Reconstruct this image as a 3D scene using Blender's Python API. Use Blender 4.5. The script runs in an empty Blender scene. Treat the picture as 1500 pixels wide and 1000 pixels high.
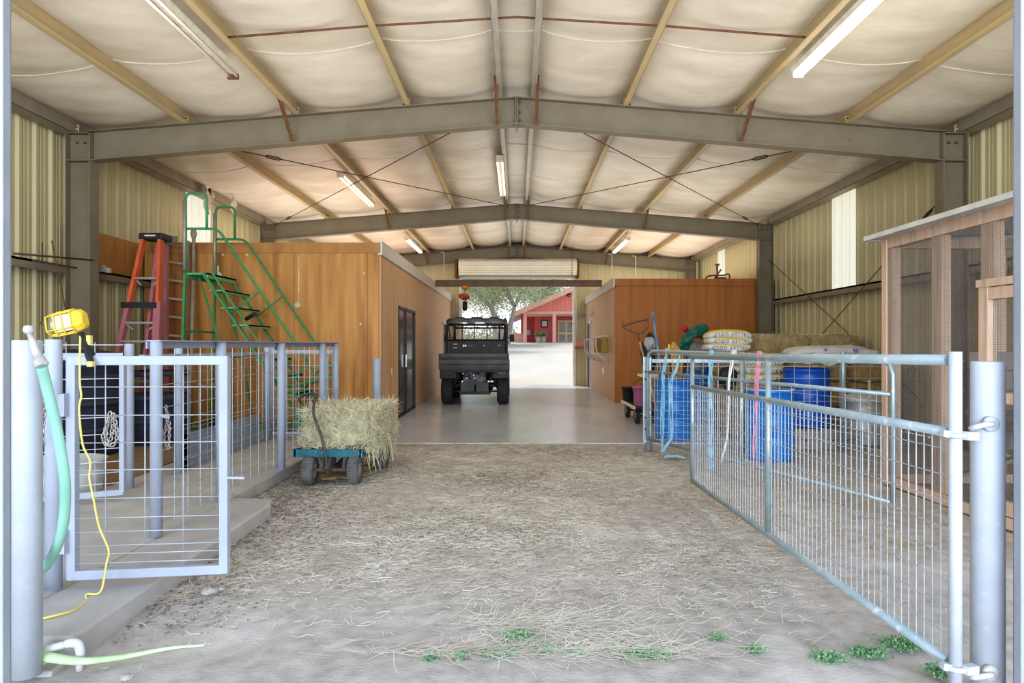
SKY=.9; SUN=2.1; FRONTFILL=1200; TUBE=18; UP=80; UP2=88; EXPO=.50; LOOK='Medium High Contrast'
import bpy, math, random
import numpy as np
from mathutils import Vector, Matrix
random.seed(7); RNG = np.random.default_rng(7)
SC = bpy.context.scene; COL = SC.collection
EYE = 1.4
def P(px, py, Y):
    """point of the place seen in direction (px, py) of the 1500x1000 photo, Y metres ahead of the tripod"""
    return Vector(((px-757)*Y/1000, Y, EYE-(py-505)*Y/1000))
def V(*a): return Vector(a)

# ------------------------------------------------------------------ materials
def new_mat(name):
    m = bpy.data.materials.new(name); m.use_nodes = True
    nt = m.node_tree; b = nt.nodes['Principled BSDF']
    return m, nt, b
def c4(c): return (c[0], c[1], c[2], 1)
def M(name, c1, c2=None, scale=6, rough=.6, metal=0., bump=0., stretch=(1,1,1), detail=5, c3=None, scale3=1.2, lo=.35, hi=.65, lo3=.55, hi3=.75, world=False, bscale=None, spec=.3):
    m, nt, b = new_mat(name); N = nt.nodes; L = nt.links
    b.inputs['Roughness'].default_value = rough; b.inputs['Metallic'].default_value = metal
    b.inputs['Specular IOR Level'].default_value = spec
    b.inputs['Base Color'].default_value = c4(c1)
    if c2 is None and bump == 0: return m
    if world:
        g = N.new('ShaderNodeNewGeometry'); src = g.outputs['Position']
    else:
        g = N.new('ShaderNodeTexCoord'); src = g.outputs['Object']
    mp = N.new('ShaderNodeMapping'); mp.inputs['Scale'].default_value = stretch; L.new(src, mp.inputs['Vector'])
    def noise(s, d):
        n = N.new('ShaderNodeTexNoise'); n.inputs['Scale'].default_value = s; n.inputs['Detail'].default_value = d
        L.new(mp.outputs[0], n.inputs['Vector']); return n.outputs['Fac']
    if c2 is not None:
        f = noise(scale, detail)
        r = N.new('ShaderNodeMapRange'); r.inputs[1].default_value = lo; r.inputs[2].default_value = hi; L.new(f, r.inputs[0])
        mx = N.new('ShaderNodeMix'); mx.data_type = 'RGBA'; mx.inputs[6].default_value = c4(c1); mx.inputs[7].default_value = c4(c2)
        L.new(r.outputs[0], mx.inputs[0]); out = mx.outputs[2]
        if c3 is not None:
            f3 = noise(scale3, 6); r3 = N.new('ShaderNodeMapRange'); r3.inputs[1].default_value = lo3; r3.inputs[2].default_value = hi3; L.new(f3, r3.inputs[0])
            m3 = N.new('ShaderNodeMix'); m3.data_type = 'RGBA'; m3.inputs[7].default_value = c4(c3)
            L.new(r3.outputs[0], m3.inputs[0]); L.new(out, m3.inputs[6]); out = m3.outputs[2]
        L.new(out, b.inputs['Base Color'])
    if bump:
        bp = N.new('ShaderNodeBump'); bp.inputs['Strength'].default_value = bump; bp.inputs['Distance'].default_value = .02
        L.new(noise(bscale or scale*3, 6), bp.inputs['Height']); L.new(bp.outputs[0], b.inputs['Normal'])
    return m
def add_seams(m, axis, pitch, offset, width, dark):
    """thin dark joints every `pitch` metres along a world axis"""
    nt = m.node_tree; N = nt.nodes; L = nt.links; b = N['Principled BSDF']
    g = N.new('ShaderNodeNewGeometry'); s = N.new('ShaderNodeSeparateXYZ'); L.new(g.outputs['Position'], s.inputs[0])
    def mth(op, a, v):
        n = N.new('ShaderNodeMath'); n.operation = op
        L.new(a, n.inputs[0]); n.inputs[1].default_value = v; return n.outputs[0]
    t = mth('ADD', s.outputs[axis], offset); t = mth('DIVIDE', t, pitch); t = mth('FRACT', t, 0); t = mth('LESS_THAN', t, width/pitch)
    old = b.inputs['Base Color'].links[0].from_socket if b.inputs['Base Color'].links else None
    mx = N.new('ShaderNodeMix'); mx.data_type = 'RGBA'; mx.blend_type = 'MULTIPLY'; mx.inputs[7].default_value = (dark, dark, dark, 1)
    if old: L.new(old, mx.inputs[6])
    else: mx.inputs[6].default_value = b.inputs['Base Color'].default_value
    L.new(t, mx.inputs[0]); L.new(mx.outputs[2], b.inputs['Base Color'])
    return m
def emit(name, col, s):
    m, nt, b = new_mat(name); b.inputs['Emission Color'].default_value = c4(col); b.inputs['Emission Strength'].default_value = s
    b.inputs['Base Color'].default_value = c4(col); return m

K = {}
K['frame']   = M('painted steel frame', (.185,.158,.108), (.215,.185,.13), 3, .5, .0, c3=(.15,.085,.045), scale3=9, lo3=.66, hi3=.8)
K['purlin']  = M('dusty galvanised purlin', (.56,.43,.23), (.47,.38,.24), 2.5, .45, .1, stretch=(4,.6,4))
K['ridge']   = M('galvanised ridge purlin', (.46,.43,.36), (.36,.34,.29), 5, .4, .3, stretch=(4,.8,4))
K['rust']    = M('rusted iron', (.13,.06,.03), (.19,.10,.055), 20, .85)
K['darkrod'] = M('dark iron rod', (.07,.055,.045), (.12,.07,.05), 20, .7)
K['vinyl']   = M('white vinyl insulation', (.76,.70,.60), (.62,.56,.465), 2.0, .40, bump=.22, bscale=7, stretch=(.8,1.5,1), detail=9, c3=(.50,.435,.335), scale3=.8, lo3=.5, hi3=.85, lo=.25, hi=.75, world=True)
K['seam']    = M('vinyl seam', (.72,.66,.55), (.60,.54,.44), 5, .5)
K['siding']  = M('cream steel siding', (.60,.545,.335), (.57,.515,.315), 1, .5, .0, stretch=(1,1,.3), c3=(.52,.47,.30), scale3=.7)
K['girt']    = M('steel girt', (.33,.29,.22), (.28,.245,.19), 4, .5, .2)
K['galv']    = M('galvanised steel', (.45,.51,.55), (.38,.45,.49), 9, .38, .35, c3=(.74,.78,.80), scale3=14, lo3=.6, hi3=.7)
K['galvtube']= M('galvanised gate tube', (.43,.50,.53), (.32,.415,.44), 6, .35, .4, c3=(.58,.60,.61), scale3=11, lo3=.6, hi3=.68)
K['wire']    = M('galvanised wire', (.52,.56,.61), (.44,.48,.53), 12, .45, .3)
K['bluepaint']=M('pale blue painted pipe', (.42,.46,.55), (.38,.415,.495), 5, .5, 0, c3=(.38,.40,.48), scale3=40, lo3=.68, hi3=.74)
K['whitepaint']=M('white painted pipe', (.52,.555,.62), (.47,.505,.565), 7, .5, 0, bump=.05, bscale=60, c3=(.55,.60,.68), scale3=30, lo3=.64, hi3=.75)
K['ply']     = M('stained plywood', (.46,.22,.065), (.53,.27,.09), 3, .55, 0, stretch=(3,3,.35), c3=(.33,.125,.035), scale3=1.3)
K['plylight']= M('plywood siding lightened for grazing light', (.70,.47,.29), (.64,.40,.22), 3, .6, 0, stretch=(3,3,.3), c3=(.56,.33,.17), scale3=1.2)  # side walls paler than the fronts, grazing light put into the colour
add_seams(K['plylight'], 1, .203, .03, .012, .55)
K['plyfront']= M('stained plywood sheet', (.50,.235,.065), (.63,.33,.105), 2.2, .5, 0, stretch=(4,3,.35), c3=(.33,.13,.035), scale3=1.3, lo3=.48, hi3=.7, detail=9)
add_seams(K['plyfront'], 0, 1.22, .05, .008, .45)
K['plyright']= M('dark stained plywood sheet', (.36,.135,.032), (.44,.175,.045), 2.2, .5, 0, stretch=(3,3,.35), c3=(.27,.09,.02), scale3=1.1)
add_seams(K['plyright'], 0, 1.22, .9, .008, .5)
K['trimwhite']=M('off white fascia', (.78,.74,.67), (.70,.66,.59), 5, .6)
K['conc']    = M('smooth concrete', (.545,.58,.64), (.61,.645,.70), 1.2, .22, 0, spec=.5, c3=(.44,.46,.50), scale3=.7, bump=.05, world=True, stretch=(1,.5,1))
K['concwalk']= M('walkway concrete', (.52,.50,.485), (.43,.41,.395), 2.5, .85, 0, bump=.25, c3=(.40,.35,.29), scale3=1.0, world=True)
K['drive']   = M('pale concrete drive', (.50,.455,.40), (.45,.405,.345), .5, .8, 0, c3=(.41,.34,.26), scale3=.22, world=True, stretch=(1,.3,1))
K['dirt']    = M('packed dirt', (.56,.52,.49), (.38,.35,.325), 9, .95, 0, bump=.22, bscale=60, detail=12, c3=(.68,.65,.625), scale3=1.1, world=True, lo=.3, hi=.7)
K['straw']   = M('loose straw', (.88,.85,.77), (.64,.60,.51), 3, .8, world=True)
K['hay']     = M('green hay', (.55,.52,.35), (.38,.36,.22), 8, .85, bump=.5, bscale=60)
K['haystrand']=M('hay strands', (.76,.72,.54), (.52,.49,.32), 9, .8)
K['hayold']  = M('old brown hay', (.50,.36,.17), (.34,.25,.12), 9, .9, bump=.6, bscale=60)
K['hayoldstrand']=M('old hay strands', (.56,.42,.20), (.40,.33,.15), 7, .85)
K['rubber']  = M('black rubber', (.035,.036,.04), (.055,.055,.058), 12, .8)
K['dustyrubber']=M('dusty tyre',(.10,.10,.105),(.17,.165,.16),9,.85)
K['black']   = M('black plastic', (.028,.028,.03), (.045,.045,.045), 8, .5)
K['olive']   = M('dark olive bodywork', (.05,.052,.045), (.075,.075,.065), 5, .4)
K['bed']     = M('grey black cargo bed', (.065,.065,.068), (.095,.095,.098), 5, .45)
K['engine']  = M('engine metal', (.16,.16,.16), (.04,.04,.04), 14, .5, .5)
K['steel']   = M('bright steel', (.65,.65,.66), (.5,.5,.5), 14, .35, .6)
K['redlens'] = M('dark red lens', (.16,.02,.02), None, rough=.25)
K['teal']    = M('teal painted deck', (.02,.125,.165), (.035,.17,.21), 12, .6, c3=(.16,.14,.11), scale3=9, lo3=.62, hi3=.7)
K['handle']  = M('worn black handle', (.07,.06,.06), (.13,.10,.09), 14, .55)
K['green']   = M('green painted steel', (.055,.25,.10), (.09,.30,.12), 6, .45, c3=(.16,.27,.09), scale3=2.5)
K['greenlight'] = M('green tread lightened against shadow', (.12,.45,.22), (.16,.48,.24), 6, .5)  # brighter copy of the green, light put into colour for shadowed undersides
K['orange']  = M('orange fibreglass rail', (.72,.17,.06), (.62,.13,.06), 5, .5)
K['pinkrail']= M('faded magenta fibreglass rail', (.50,.16,.17), (.42,.19,.21), 4, .5, stretch=(1,1,.3))
K['alu']     = M('dull aluminium', (.46,.43,.38), (.38,.355,.32), 8, .45, .3)
K['ladgrey'] = M('weathered ladder', (.42,.36,.28), (.34,.29,.23), 8, .6)
K['yellow']  = M('yellow plastic', (.80,.55,.05), (.72,.50,.06), 9, .4)
K['yellowpale']= M('pale yellow cord', (.80,.66,.20), None, rough=.5)
K['glass']   = M('frosted lamp glass', (.55,.57,.55), (.68,.68,.66), 14, .2)
K['mint']    = M('mint green hose', (.29,.58,.47), (.34,.63,.52), 9, .4)
K['lime']    = M('lime green hose', (.43,.66,.30), (.60,.75,.50), 9, .5)
K['pvc']     = M('white plastic pipe', (.66,.66,.67), (.58,.59,.61), 9, .35)
K['hydrant'] = M('pale painted brass', (.62,.60,.58), (.52,.50,.48), 30, .5)
K['chain']   = M('chain steel', (.55,.54,.53), (.35,.30,.27), 40, .45, .4)
K['barrel']  = M('blue plastic barrel', (.014,.19,.62), (.02,.24,.70), 3, .35, spec=.5)
K['barreldark']= M('deep blue plastic barrel', (.010,.085,.44), (.012,.11,.52), 3, .35, spec=.5)
K['can']     = M('galvanised can', (.74,.77,.76), (.58,.60,.60), 7, .4, .25)
K['bagwhite']= M('white woven bag', (.74,.73,.70), (.66,.65,.63), 7, .6, bump=.3, bscale=14)
K['bagyellow']=M('yellow bag print', (.85,.62,.05), (.78,.66,.15), 5, .5)
K['ink']     = M('dark print', (.05,.05,.09), None, rough=.6)
K['purple']  = M('purple print', (.36,.22,.58), None, rough=.6)
K['greenbag']= M('dark green feed sack', (.012,.095,.07), (.03,.17,.12), 9, .35, bump=1, bscale=14)
K['tansack'] = M('tan straw sack', (.52,.33,.12), (.38,.22,.07), 14, .8, bump=.5)
K['greycloth']=M('grey tarp', (.30,.29,.28), (.40,.38,.37), 6, .6, bump=.5, bscale=8)
K['pink']    = M('pink plastic', (.58,.20,.33), (.50,.16,.28), 6, .45)
K['red']     = M('red plastic', (.45,.04,.05), None, rough=.45)
K['lumber']  = M('weathered lumber', (.80,.60,.46), (.70,.50,.36), 5, .75, stretch=(5,5,.4), c3=(.40,.34,.31), scale3=1.6)
K['lumbergrey']= M('grey weathered lumber', (.42,.37,.33), (.33,.285,.25), 5, .8, stretch=(5,5,.5))
K['mesh']    = M('dark galvanised mesh', (.30,.28,.27), (.25,.23,.22), 8, .5, .4)
K['shade']   = M('dark panel', (.075,.07,.07), (.11,.10,.10), 5, .9)
K['roofsheet']=M('white roof sheet', (.72,.72,.70), (.60,.60,.59), 4, .4, .1)
K['brownbeam']=M('brown painted beam', (.17,.10,.065), (.22,.135,.09), 4, .55)
K['brownbox']= M('brown padded board', (.36,.24,.06), (.29,.19,.05), 9, .6)
K['shutter'] = M('cream roller curtain', (.80,.76,.65), (.74,.70,.59), 3, .45)
K['houseRed']= M('red house siding', (.60,.13,.13), (.68,.17,.17), 2, .7, stretch=(2,2,.3)); add_seams(K['houseRed'], 0, .4, 0, .05, .8)
K['houseGable']=M('salmon gable siding', (.85,.30,.24), (.80,.27,.22), 2, .7, stretch=(2,2,.3)); add_seams(K['houseGable'], 0, .4, 0, .05, .85)
K['houseTrim']=M('salmon trim', (.85,.50,.40), (.80,.46,.37), 2, .7)
K['houseRoof']=M('tan roof', (.60,.40,.30), (.5,.33,.25), 2, .7)
K['yellowdoor']=M('yellow door frame', (.86,.64,.34), None, rough=.5)
K['darkglass']= M('dark window glass', (.22,.25,.26), (.3,.33,.34), 3, .3, spec=.6)
K['leaf1']   = M('hazy green leaves', (.33,.40,.19), (.47,.51,.30), .9, .7, c3=(.55,.55,.42), scale3=.5, world=True)  # paler green with haze and sun from behind put into the colour
K['leaf2']   = M('pale green leaves', (.42,.48,.25), (.56,.57,.37), .9, .7, c3=(.62,.62,.50), scale3=.5, world=True)  # paler still, haze and backlight are in this leaf colour as well
K['bark']    = M('grey bark', (.42,.38,.34), (.32,.28,.25), 4, .9)
K['weed']    = M('low green weeds', (.17,.33,.16), (.24,.41,.22), 14, .7)
K['stone']   = M('pale stone', (.46,.435,.41), (.33,.31,.29), 12, .8, bump=.4)
K['bluestring']= M('light blue twine', (.28,.58,.76), (.40,.66,.80), 20, .6)
K['whitestring']=M('white twine', (.80,.78,.74), None, rough=.6)
K['pinkstring']= M('pink twine', (.80,.28,.38), (.78,.35,.50), 20, .6)
K['bluepole']= M('blue pole', (.06,.23,.45), (.20,.40,.58), 8, .4)
K['wood']    = M('pale wood handle', (.50,.34,.17), (.42,.27,.13), 6, .6, stretch=(4,4,.5))
K['board']   = M('brown wood platform', (.34,.235,.15), (.27,.18,.11), 4, .8, stretch=(.6,5,1))
K['tankdark']= M('dark navy plastic', (.035,.04,.06), (.05,.055,.08), 5, .5)
K['cardblue']= M('blue grey board', (.36,.40,.50), (.30,.34,.43), 3, .7)
K['ornorange']=M('orange petal', (.85,.33,.03), None, rough=.5)
K['ornred']  = M('red petal', (.60,.10,.06), (.5,.07,.05), 12, .5)
K['stucco']  = M('door grey', (.28,.27,.26), None, rough=.5)
K['darkframe']=M('black door frame', (.02,.02,.022), None, rough=.4)
K['slidglass']=M('dark door glass', (.10,.10,.095), (.15,.145,.13), 1.5, .15, spec=.6, stretch=(1,1,.4))  # dark glass, tone varied by noise
K['broom']   = M('salmon broom head', (.70,.25,.18), None, rough=.7)
K['pot']     = M('black pot', (.03,.03,.032), None, rough=.5)
K['tube']    = emit('lit fluorescent tube', (1,.95,.80), 6.0)
K['tubedim'] = M('unlit white tube', (.85,.83,.76), None, rough=.3)
K['fixture'] = M('white fixture body', (.72,.68,.58), (.60,.53,.42), 9, .5)
K['metalpost']= M('galvanised jamb', (.36,.39,.44), (.40,.435,.49), 5, .5, .15, bump=.1, bscale=40)
# translucent wall panel that lets the daylight through
m, nt, b = new_mat('translucent fibreglass panel'); N = nt.nodes; L = nt.links
tr = N.new('ShaderNodeBsdfTranslucent'); tr.inputs[0].default_value = (.86,.81,.64,1)
df = N.new('ShaderNodeBsdfDiffuse'); df.inputs[0].default_value = (.85,.82,.68,1)
ns = N.new('ShaderNodeTexNoise'); ns.inputs['Scale'].default_value = 3
rg = N.new('ShaderNodeMapRange'); rg.inputs[3].default_value = .1; rg.inputs[4].default_value = .2; N_ = L.new(ns.outputs['Fac'], rg.inputs[0])
ms = N.new('ShaderNodeMixShader'); L.new(rg.outputs[0], ms.inputs[0]); L.new(tr.outputs[0], ms.inputs[1]); L.new(df.outputs[0], ms.inputs[2])
L.new(ms.outputs[0], N['Material Output'].inputs['Surface']); K['fibre'] = m
# clear plastic windscreen
m, nt, b = new_mat('clear windscreen'); N = nt.nodes; L = nt.links
tp = N.new('ShaderNodeBsdfTransparent'); tp.inputs[0].default_value = (.86,.89,.93,1)
gl = N.new('ShaderNodeBsdfTranslucent'); gl.inputs[0].default_value = (.92,.95,1,1)
ns = N.new('ShaderNodeTexNoise'); ns.inputs['Scale'].default_value = 2
rg = N.new('ShaderNodeMapRange'); rg.inputs[3].default_value = .22; rg.inputs[4].default_value = .42; L.new(ns.outputs['Fac'], rg.inputs[0])
ms = N.new('ShaderNodeMixShader'); L.new(rg.outputs[0], ms.inputs[0]); L.new(tp.outputs[0], ms.inputs[1]); L.new(gl.outputs[0], ms.inputs[2])
L.new(ms.outputs[0], N['Material Output'].inputs['Surface']); K['screen'] = m

# ------------------------------------------------------------------ mesh builder
class MB:
    def __init__(s): s.v = []; s.f = []; s.sm = []
    def add(s, vs, fs, smooth=False):
        o = len(s.v); s.v.extend([tuple(p) for p in vs]); s.f.extend([tuple(i+o for i in f) for f in fs]); s.sm.extend([smooth]*len(fs)); return s
    def box(s, lo, hi):
        x0,y0,z0 = lo; x1,y1,z1 = hi
        vs = [(x0,y0,z0),(x1,y0,z0),(x1,y1,z0),(x0,y1,z0),(x0,y0,z1),(x1,y0,z1),(x1,y1,z1),(x0,y1,z1)]
        return s.add(vs, [(0,3,2,1),(4,5,6,7),(0,1,5,4),(1,2,6,5),(2,3,7,6),(3,0,4,7)])
    def cbox(s, c, d, rz=0, mat=None):
        vs = []
        for sx,sy,sz in ((-1,-1,-1),(1,-1,-1),(1,1,-1),(-1,1,-1),(-1,-1,1),(1,-1,1),(1,1,1),(-1,1,1)):
            p = Vector((sx*d[0]/2, sy*d[1]/2, sz*d[2]/2))
            if mat is not None: p = mat @ p
            elif rz: p = Matrix.Rotation(rz,3,'Z') @ p
            vs.append(p+Vector(c))
        return s.add(vs, [(0,3,2,1),(4,5,6,7),(0,1,5,4),(1,2,6,5),(2,3,7,6),(3,0,4,7)])
    def bar(s, a, b, w, h, up=(0,0,1)):
        a = Vector(a); b = Vector(b); d = (b-a).normalized(); u = Vector(up)
        if abs(d.dot(u)) > .97: u = Vector((0,1,0))
        x = d.cross(u).normalized(); z = x.cross(d).normalized(); vs = []
        for p in (a,b):
            for sx,sz in ((-1,-1),(1,-1),(1,1),(-1,1)): vs.append(p+x*sx*w/2+z*sz*h/2)
        return s.add(vs, [(0,1,2,3),(7,6,5,4),(0,4,5,1),(1,5,6,2),(2,6,7,3),(3,7,4,0)])
    def tube(s, pts, r, n=8, caps=True, closed=False):
        pts = [Vector(p) for p in pts]; k = len(pts)
        rs = r if isinstance(r,(list,tuple)) else [r]*k
        vs = []; prev = None
        for i,p in enumerate(pts):
            if closed: d = pts[(i+1)%k]-pts[i-1]
            else: d = pts[min(i+1,k-1)]-pts[max(i-1,0)]
            d.normalize()
            if prev is None:
                u = Vector((0,0,1)) if abs(d.z) < .9 else Vector((1,0,0))
                x = d.cross(u).normalized()
            else:
                x = prev-d*prev.dot(d); x.normalize()
            prev = x; y = d.cross(x)
            for j in range(n):
                a = 2*math.pi*(j+.5)/n; vs.append(p+x*math.cos(a)*rs[i]+y*math.sin(a)*rs[i])
        fs = []
        for i in range(k if closed else k-1):
            i2 = (i+1)%k
            for j in range(n): fs.append((i*n+j, i*n+(j+1)%n, i2*n+(j+1)%n, i2*n+j))
        s.add(vs, fs, n > 4)
        if caps and not closed:
            o = len(s.v)-len(vs)
            s.f.append(tuple(o+j for j in range(n))[::-1]); s.sm.append(False)
            s.f.append(tuple(o+(k-1)*n+j for j in range(n))); s.sm.append(False)
        return s
    def lathe(s, prof, c=(0,0,0), n=32, axis='Z', smooth=True):
        vs = []; m = len(prof)
        for j in range(n):
            a = 2*math.pi*j/n
            for r,h in prof:
                if axis == 'Z': vs.append((c[0]+r*math.cos(a), c[1]+r*math.sin(a), c[2]+h))
                elif axis == 'X': vs.append((c[0]+h, c[1]+r*math.cos(a), c[2]+r*math.sin(a)))
                else: vs.append((c[0]+r*math.cos(a), c[1]+h, c[2]+r*math.sin(a)))
        fs = []
        for j in range(n):
            j2 = (j+1)%n
            for i in range(m-1): fs.append((j*m+i, j2*m+i, j2*m+i+1, j*m+i+1))
        return s.add(vs, fs, smooth)
    def prism(s, poly, y0, y1, axis=1):
        """polygon in the plane across `axis`, extruded along it"""
        n = len(poly)
        def mk(a,b,t): return {0:(t,a,b),1:(a,t,b),2:(a,b,t)}[axis]
        vs = [mk(a,b,y0) for a,b in poly]+[mk(a,b,y1) for a,b in poly]
        fs = [tuple(range(n)), tuple(range(2*n-1,n-1,-1))]+[(i,i+n,(i+1)%n+n,(i+1)%n) for i in range(n)]
        return s.add(vs, fs)
    def grid(s, nu, nv, fn, smooth=True, closeu=False):
        vs = [fn(i,j) for i in range(nu) for j in range(nv)]
        fs = []
        for i in range(nu if closeu else nu-1):
            i2 = (i+1)%nu
            for j in range(nv-1): fs.append((i*nv+j, i2*nv+j, i2*nv+j+1, i*nv+j+1))
        return s.add(vs, fs, smooth)
    def quads(s, arr):
        """arr: (n,4,3)"""
        o = len(s.v); n = len(arr); s.v.extend(map(tuple, arr.reshape(-1,3).tolist()))
        s.f.extend([(o+4*i,o+4*i+1,o+4*i+2,o+4*i+3) for i in range(n)]); s.sm.extend([False]*n); return s
    def build(s, name, mat, parent=None, bevel=0, mats=None):
        off = Vector((0,0,0)); p = parent
        while p is not None: off += p.location; p = p.parent
        me = bpy.data.meshes.new(name)
        me.from_pydata([(v[0]-off.x, v[1]-off.y, v[2]-off.z) for v in s.v], [], s.f)
        me.polygons.foreach_set('use_smooth', s.sm); me.materials.append(K[mat] if isinstance(mat,str) else mat); me.update()
        o = bpy.data.objects.new(name, me); COL.objects.link(o)
        if parent is not None: o.parent = parent
        if bevel:
            b = o.modifiers.new('edge','BEVEL'); b.width = bevel; b.segments = 2; b.limit_method = 'ANGLE'
        return o
def tag(o, label=None, cat=None, group=None, kind=None):
    for k,v in (('label',label),('category',cat),('group',group),('kind',kind)):
        if v: o[k] = v
    return o
def thing(name, label, cat, loc=(0,0,0), group=None):
    o = bpy.data.objects.new(name, None); o.location = loc; o.empty_display_size = .2; COL.objects.link(o)
    return tag(o, label, cat, group)
def dup(root, loc, label=None, group=None, rz=None):
    r = root.copy(); COL.objects.link(r); r.location = loc
    if rz is not None: r.rotation_euler.z = rz
    if label: r['label'] = label
    if group: r['group'] = group
    for ch in [c for c in root.children]:
        c = ch.copy(); COL.objects.link(c); c.parent = r
        for g in [q for q in ch.children]:
            d = g.copy(); COL.objects.link(d); d.parent = c
    return r
def struct(o): o['kind'] = 'structure'; return o
def spline(pts, n=8):
    pts = [Vector(p) for p in pts]; out = []
    q = [pts[0]*2-pts[1]]+pts+[pts[-1]*2-pts[-2]]
    for i in range(1,len(q)-2):
        for k in range(n):
            t = k/n; a,b,c,d = q[i-1],q[i],q[i+1],q[i+2]
            out.append(.5*((2*b)+(c-a)*t+(2*a-5*b+4*c-d)*t*t+(3*b-a-3*c+d)*t**3))
    out.append(pts[-1]); return out
def strands(n, base, direc, length, width, curl=.3):
    """thin hay blades: base (n,3), direc (n,3) unit; returns two quads each"""
    L_ = length if np.ndim(length) else np.full(n, length)
    side = np.cross(direc, RNG.normal(size=(n,3))); side /= np.linalg.norm(side,axis=1,keepdims=True)+1e-9
    bend = np.cross(direc, side)*curl*RNG.uniform(-1,1,(n,1))
    p0 = base; p1 = base+direc*L_[:,None]*.5+bend*L_[:,None]*.25; p2 = base+direc*L_[:,None]+bend*L_[:,None]*-.2
    w = side*width/2
    q1 = np.stack([p0-w,p0+w,p1+w,p1-w],1); q2 = np.stack([p1-w,p1+w,p2+w*.6,p2-w*.6],1)
    return np.concatenate([q1,q2],0)
def unit(a): return a/(np.linalg.norm(a,axis=1,keepdims=True)+1e-9)
# ================================================================== THE BARN
HALF = 6.1; WALLX = 6.28
def ztop(x): return 4.25+(HALF-abs(x))/12.6
PUR = [-6.02,-4.5,-3.0,-1.5,-.26,.26,1.5,3.0,4.5,6.02]
Y0, Y1 = 2.45, 23.55
FY = [9.25, 16.2, 23.15]
SEAMY = [3.3,5.45,7.6,9.75,11.9,14.05,16.2,18.35,20.5,22.65]
def ceil_z(x, y):
    a = max([p for p in PUR if p <= x] or [-6.4]); b = min([p for p in PUR if p > x] or [6.4])
    t = (x-a)/(b-a); w = min(1, (b-a)/1.5)
    k = (y-3.3)/2.15; fr = k-math.floor(k)
    bil = .62+.38*math.sin(math.pi*fr)**.6
    n = .007*math.sin(2.1*x+1.3*y)+.006*math.sin(7*y+2*x)*math.sin(1.3*x+3)+.004*math.sin(13*y+5*math.sin(2*x))
    sag = .155*w*(4*t*(1-t))**.8*bil
    return ztop(x)+.205-sag+n*4*t*(1-t)
mb = MB()
xs = sorted(set([round(-6.3+.105*i,3) for i in range(121)]+PUR)); ys = [Y0+i*(Y1-Y0)/196 for i in range(197)]
mb.grid(len(xs), len(ys), lambda i,j: (xs[i], ys[j], ceil_z(xs[i],ys[j])))
ceiling = struct(mb.build('ceiling','vinyl'))
mb = MB()   # outer roof sheets, so that no sun comes through
for sx in (-1,1):
    mb.add([(0,Y0-.1,5.05),(sx*6.6,Y0-.1,4.50),(sx*6.6,Y1+.3,4.50),(0,Y1+.3,5.05)], [(0,1,2,3)])
struct(mb.build('ceiling','siding',ceiling)).name = 'roof_sheet'
mb = MB()
for sy in SEAMY:
    for a,b in zip(PUR[:-1],PUR[1:]):
        pts = [(a+(b-a)*k/10, sy, ceil_z(a+(b-a)*k/10, sy)-.006) for k in range(11)]
        mb.tube(pts, .012, 6, caps=False)
mb.build('insulation_seam','seam',ceiling)
# torn insulation at the left eave
mb = MB()
for (x,y,w,h) in ((-5.85,12.9,.25,.55),(-5.6,13.5,.2,.42),(-5.95,13.3,.22,.3)):
    z = ceil_z(x,y)
    mb.grid(5,6,lambda i,j:(x+.05*math.sin(j*1.3+i), y+(i/4-.5)*w*(1-.12*j), z+.03-h*j/5+.03*math.sin(i*2)))
mb.build('torn_flap','seam',ceiling)

# corrugated steel walls (ribs every 0.305 m, small ribs between)
def rib(u):
    t = (u/.305)%1.0
    if t < .10: return .032*t/.10
    if t < .24: return .032
    if t < .34: return .032*(.34-t)/.10
    for c in (.55,.78):
        if abs(t-c) < .04: return .007
    return 0
RT = [0,.10,.24,.34,.50,.512,.55,.588,.60,.73,.742,.78,.818,.83]
def ribpos(a, b):
    out = [a]; k = math.floor(a/.305)
    while k*.305 < b:
        for t in RT:
            u = (k+t)*.305
            if a+.004 < u < b-.004: out.append(u)
        k += 1
    return out+[b]
def side_wall(sx, panels, name):
    mb = MB(); ytop = ztop(WALLX)+.2
    cuts = [(Y0,Y1,0,2.5)]
    ya = Y0
    for (a,b) in panels: cuts.append((ya,a,2.5,ytop)); ya = b
    cuts.append((ya,Y1,2.5,ytop))
    for (a,b,z0,z1) in cuts:
        us = ribpos(a,b)
        mb.grid(len(us),2,lambda i,j:(sx*(WALLX-rib(us[i])), us[i], (z0,z1)[j]), smooth=False)
    w = struct(mb.build(name,'siding'))
    mb = MB().box((sx*WALLX+.05*sx if sx>0 else -WALLX-.09, Y0, 0),(sx*WALLX+.09 if sx>0 else -WALLX-.05, Y1, .02)); 
    return w
LP = [(12.95,14.0)]; RP = [(12.6,13.6),(20.5,21.3)]
side_wall(-1, LP, 'wall_left'); side_wall(1, RP, 'wall_right')
k = 1
for sx,pl in ((-1,LP),(1,RP)):
    for (a,b) in pl:
        us = ribpos(a,b); mb = MB()
        mb.grid(len(us),2,lambda i,j:(sx*(WALLX-rib(us[i])), us[i], (2.5,ztop(WALLX)+.2)[j]), smooth=False)
        struct(mb.build('window_%d'%k,'fibre')); k += 1
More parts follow.
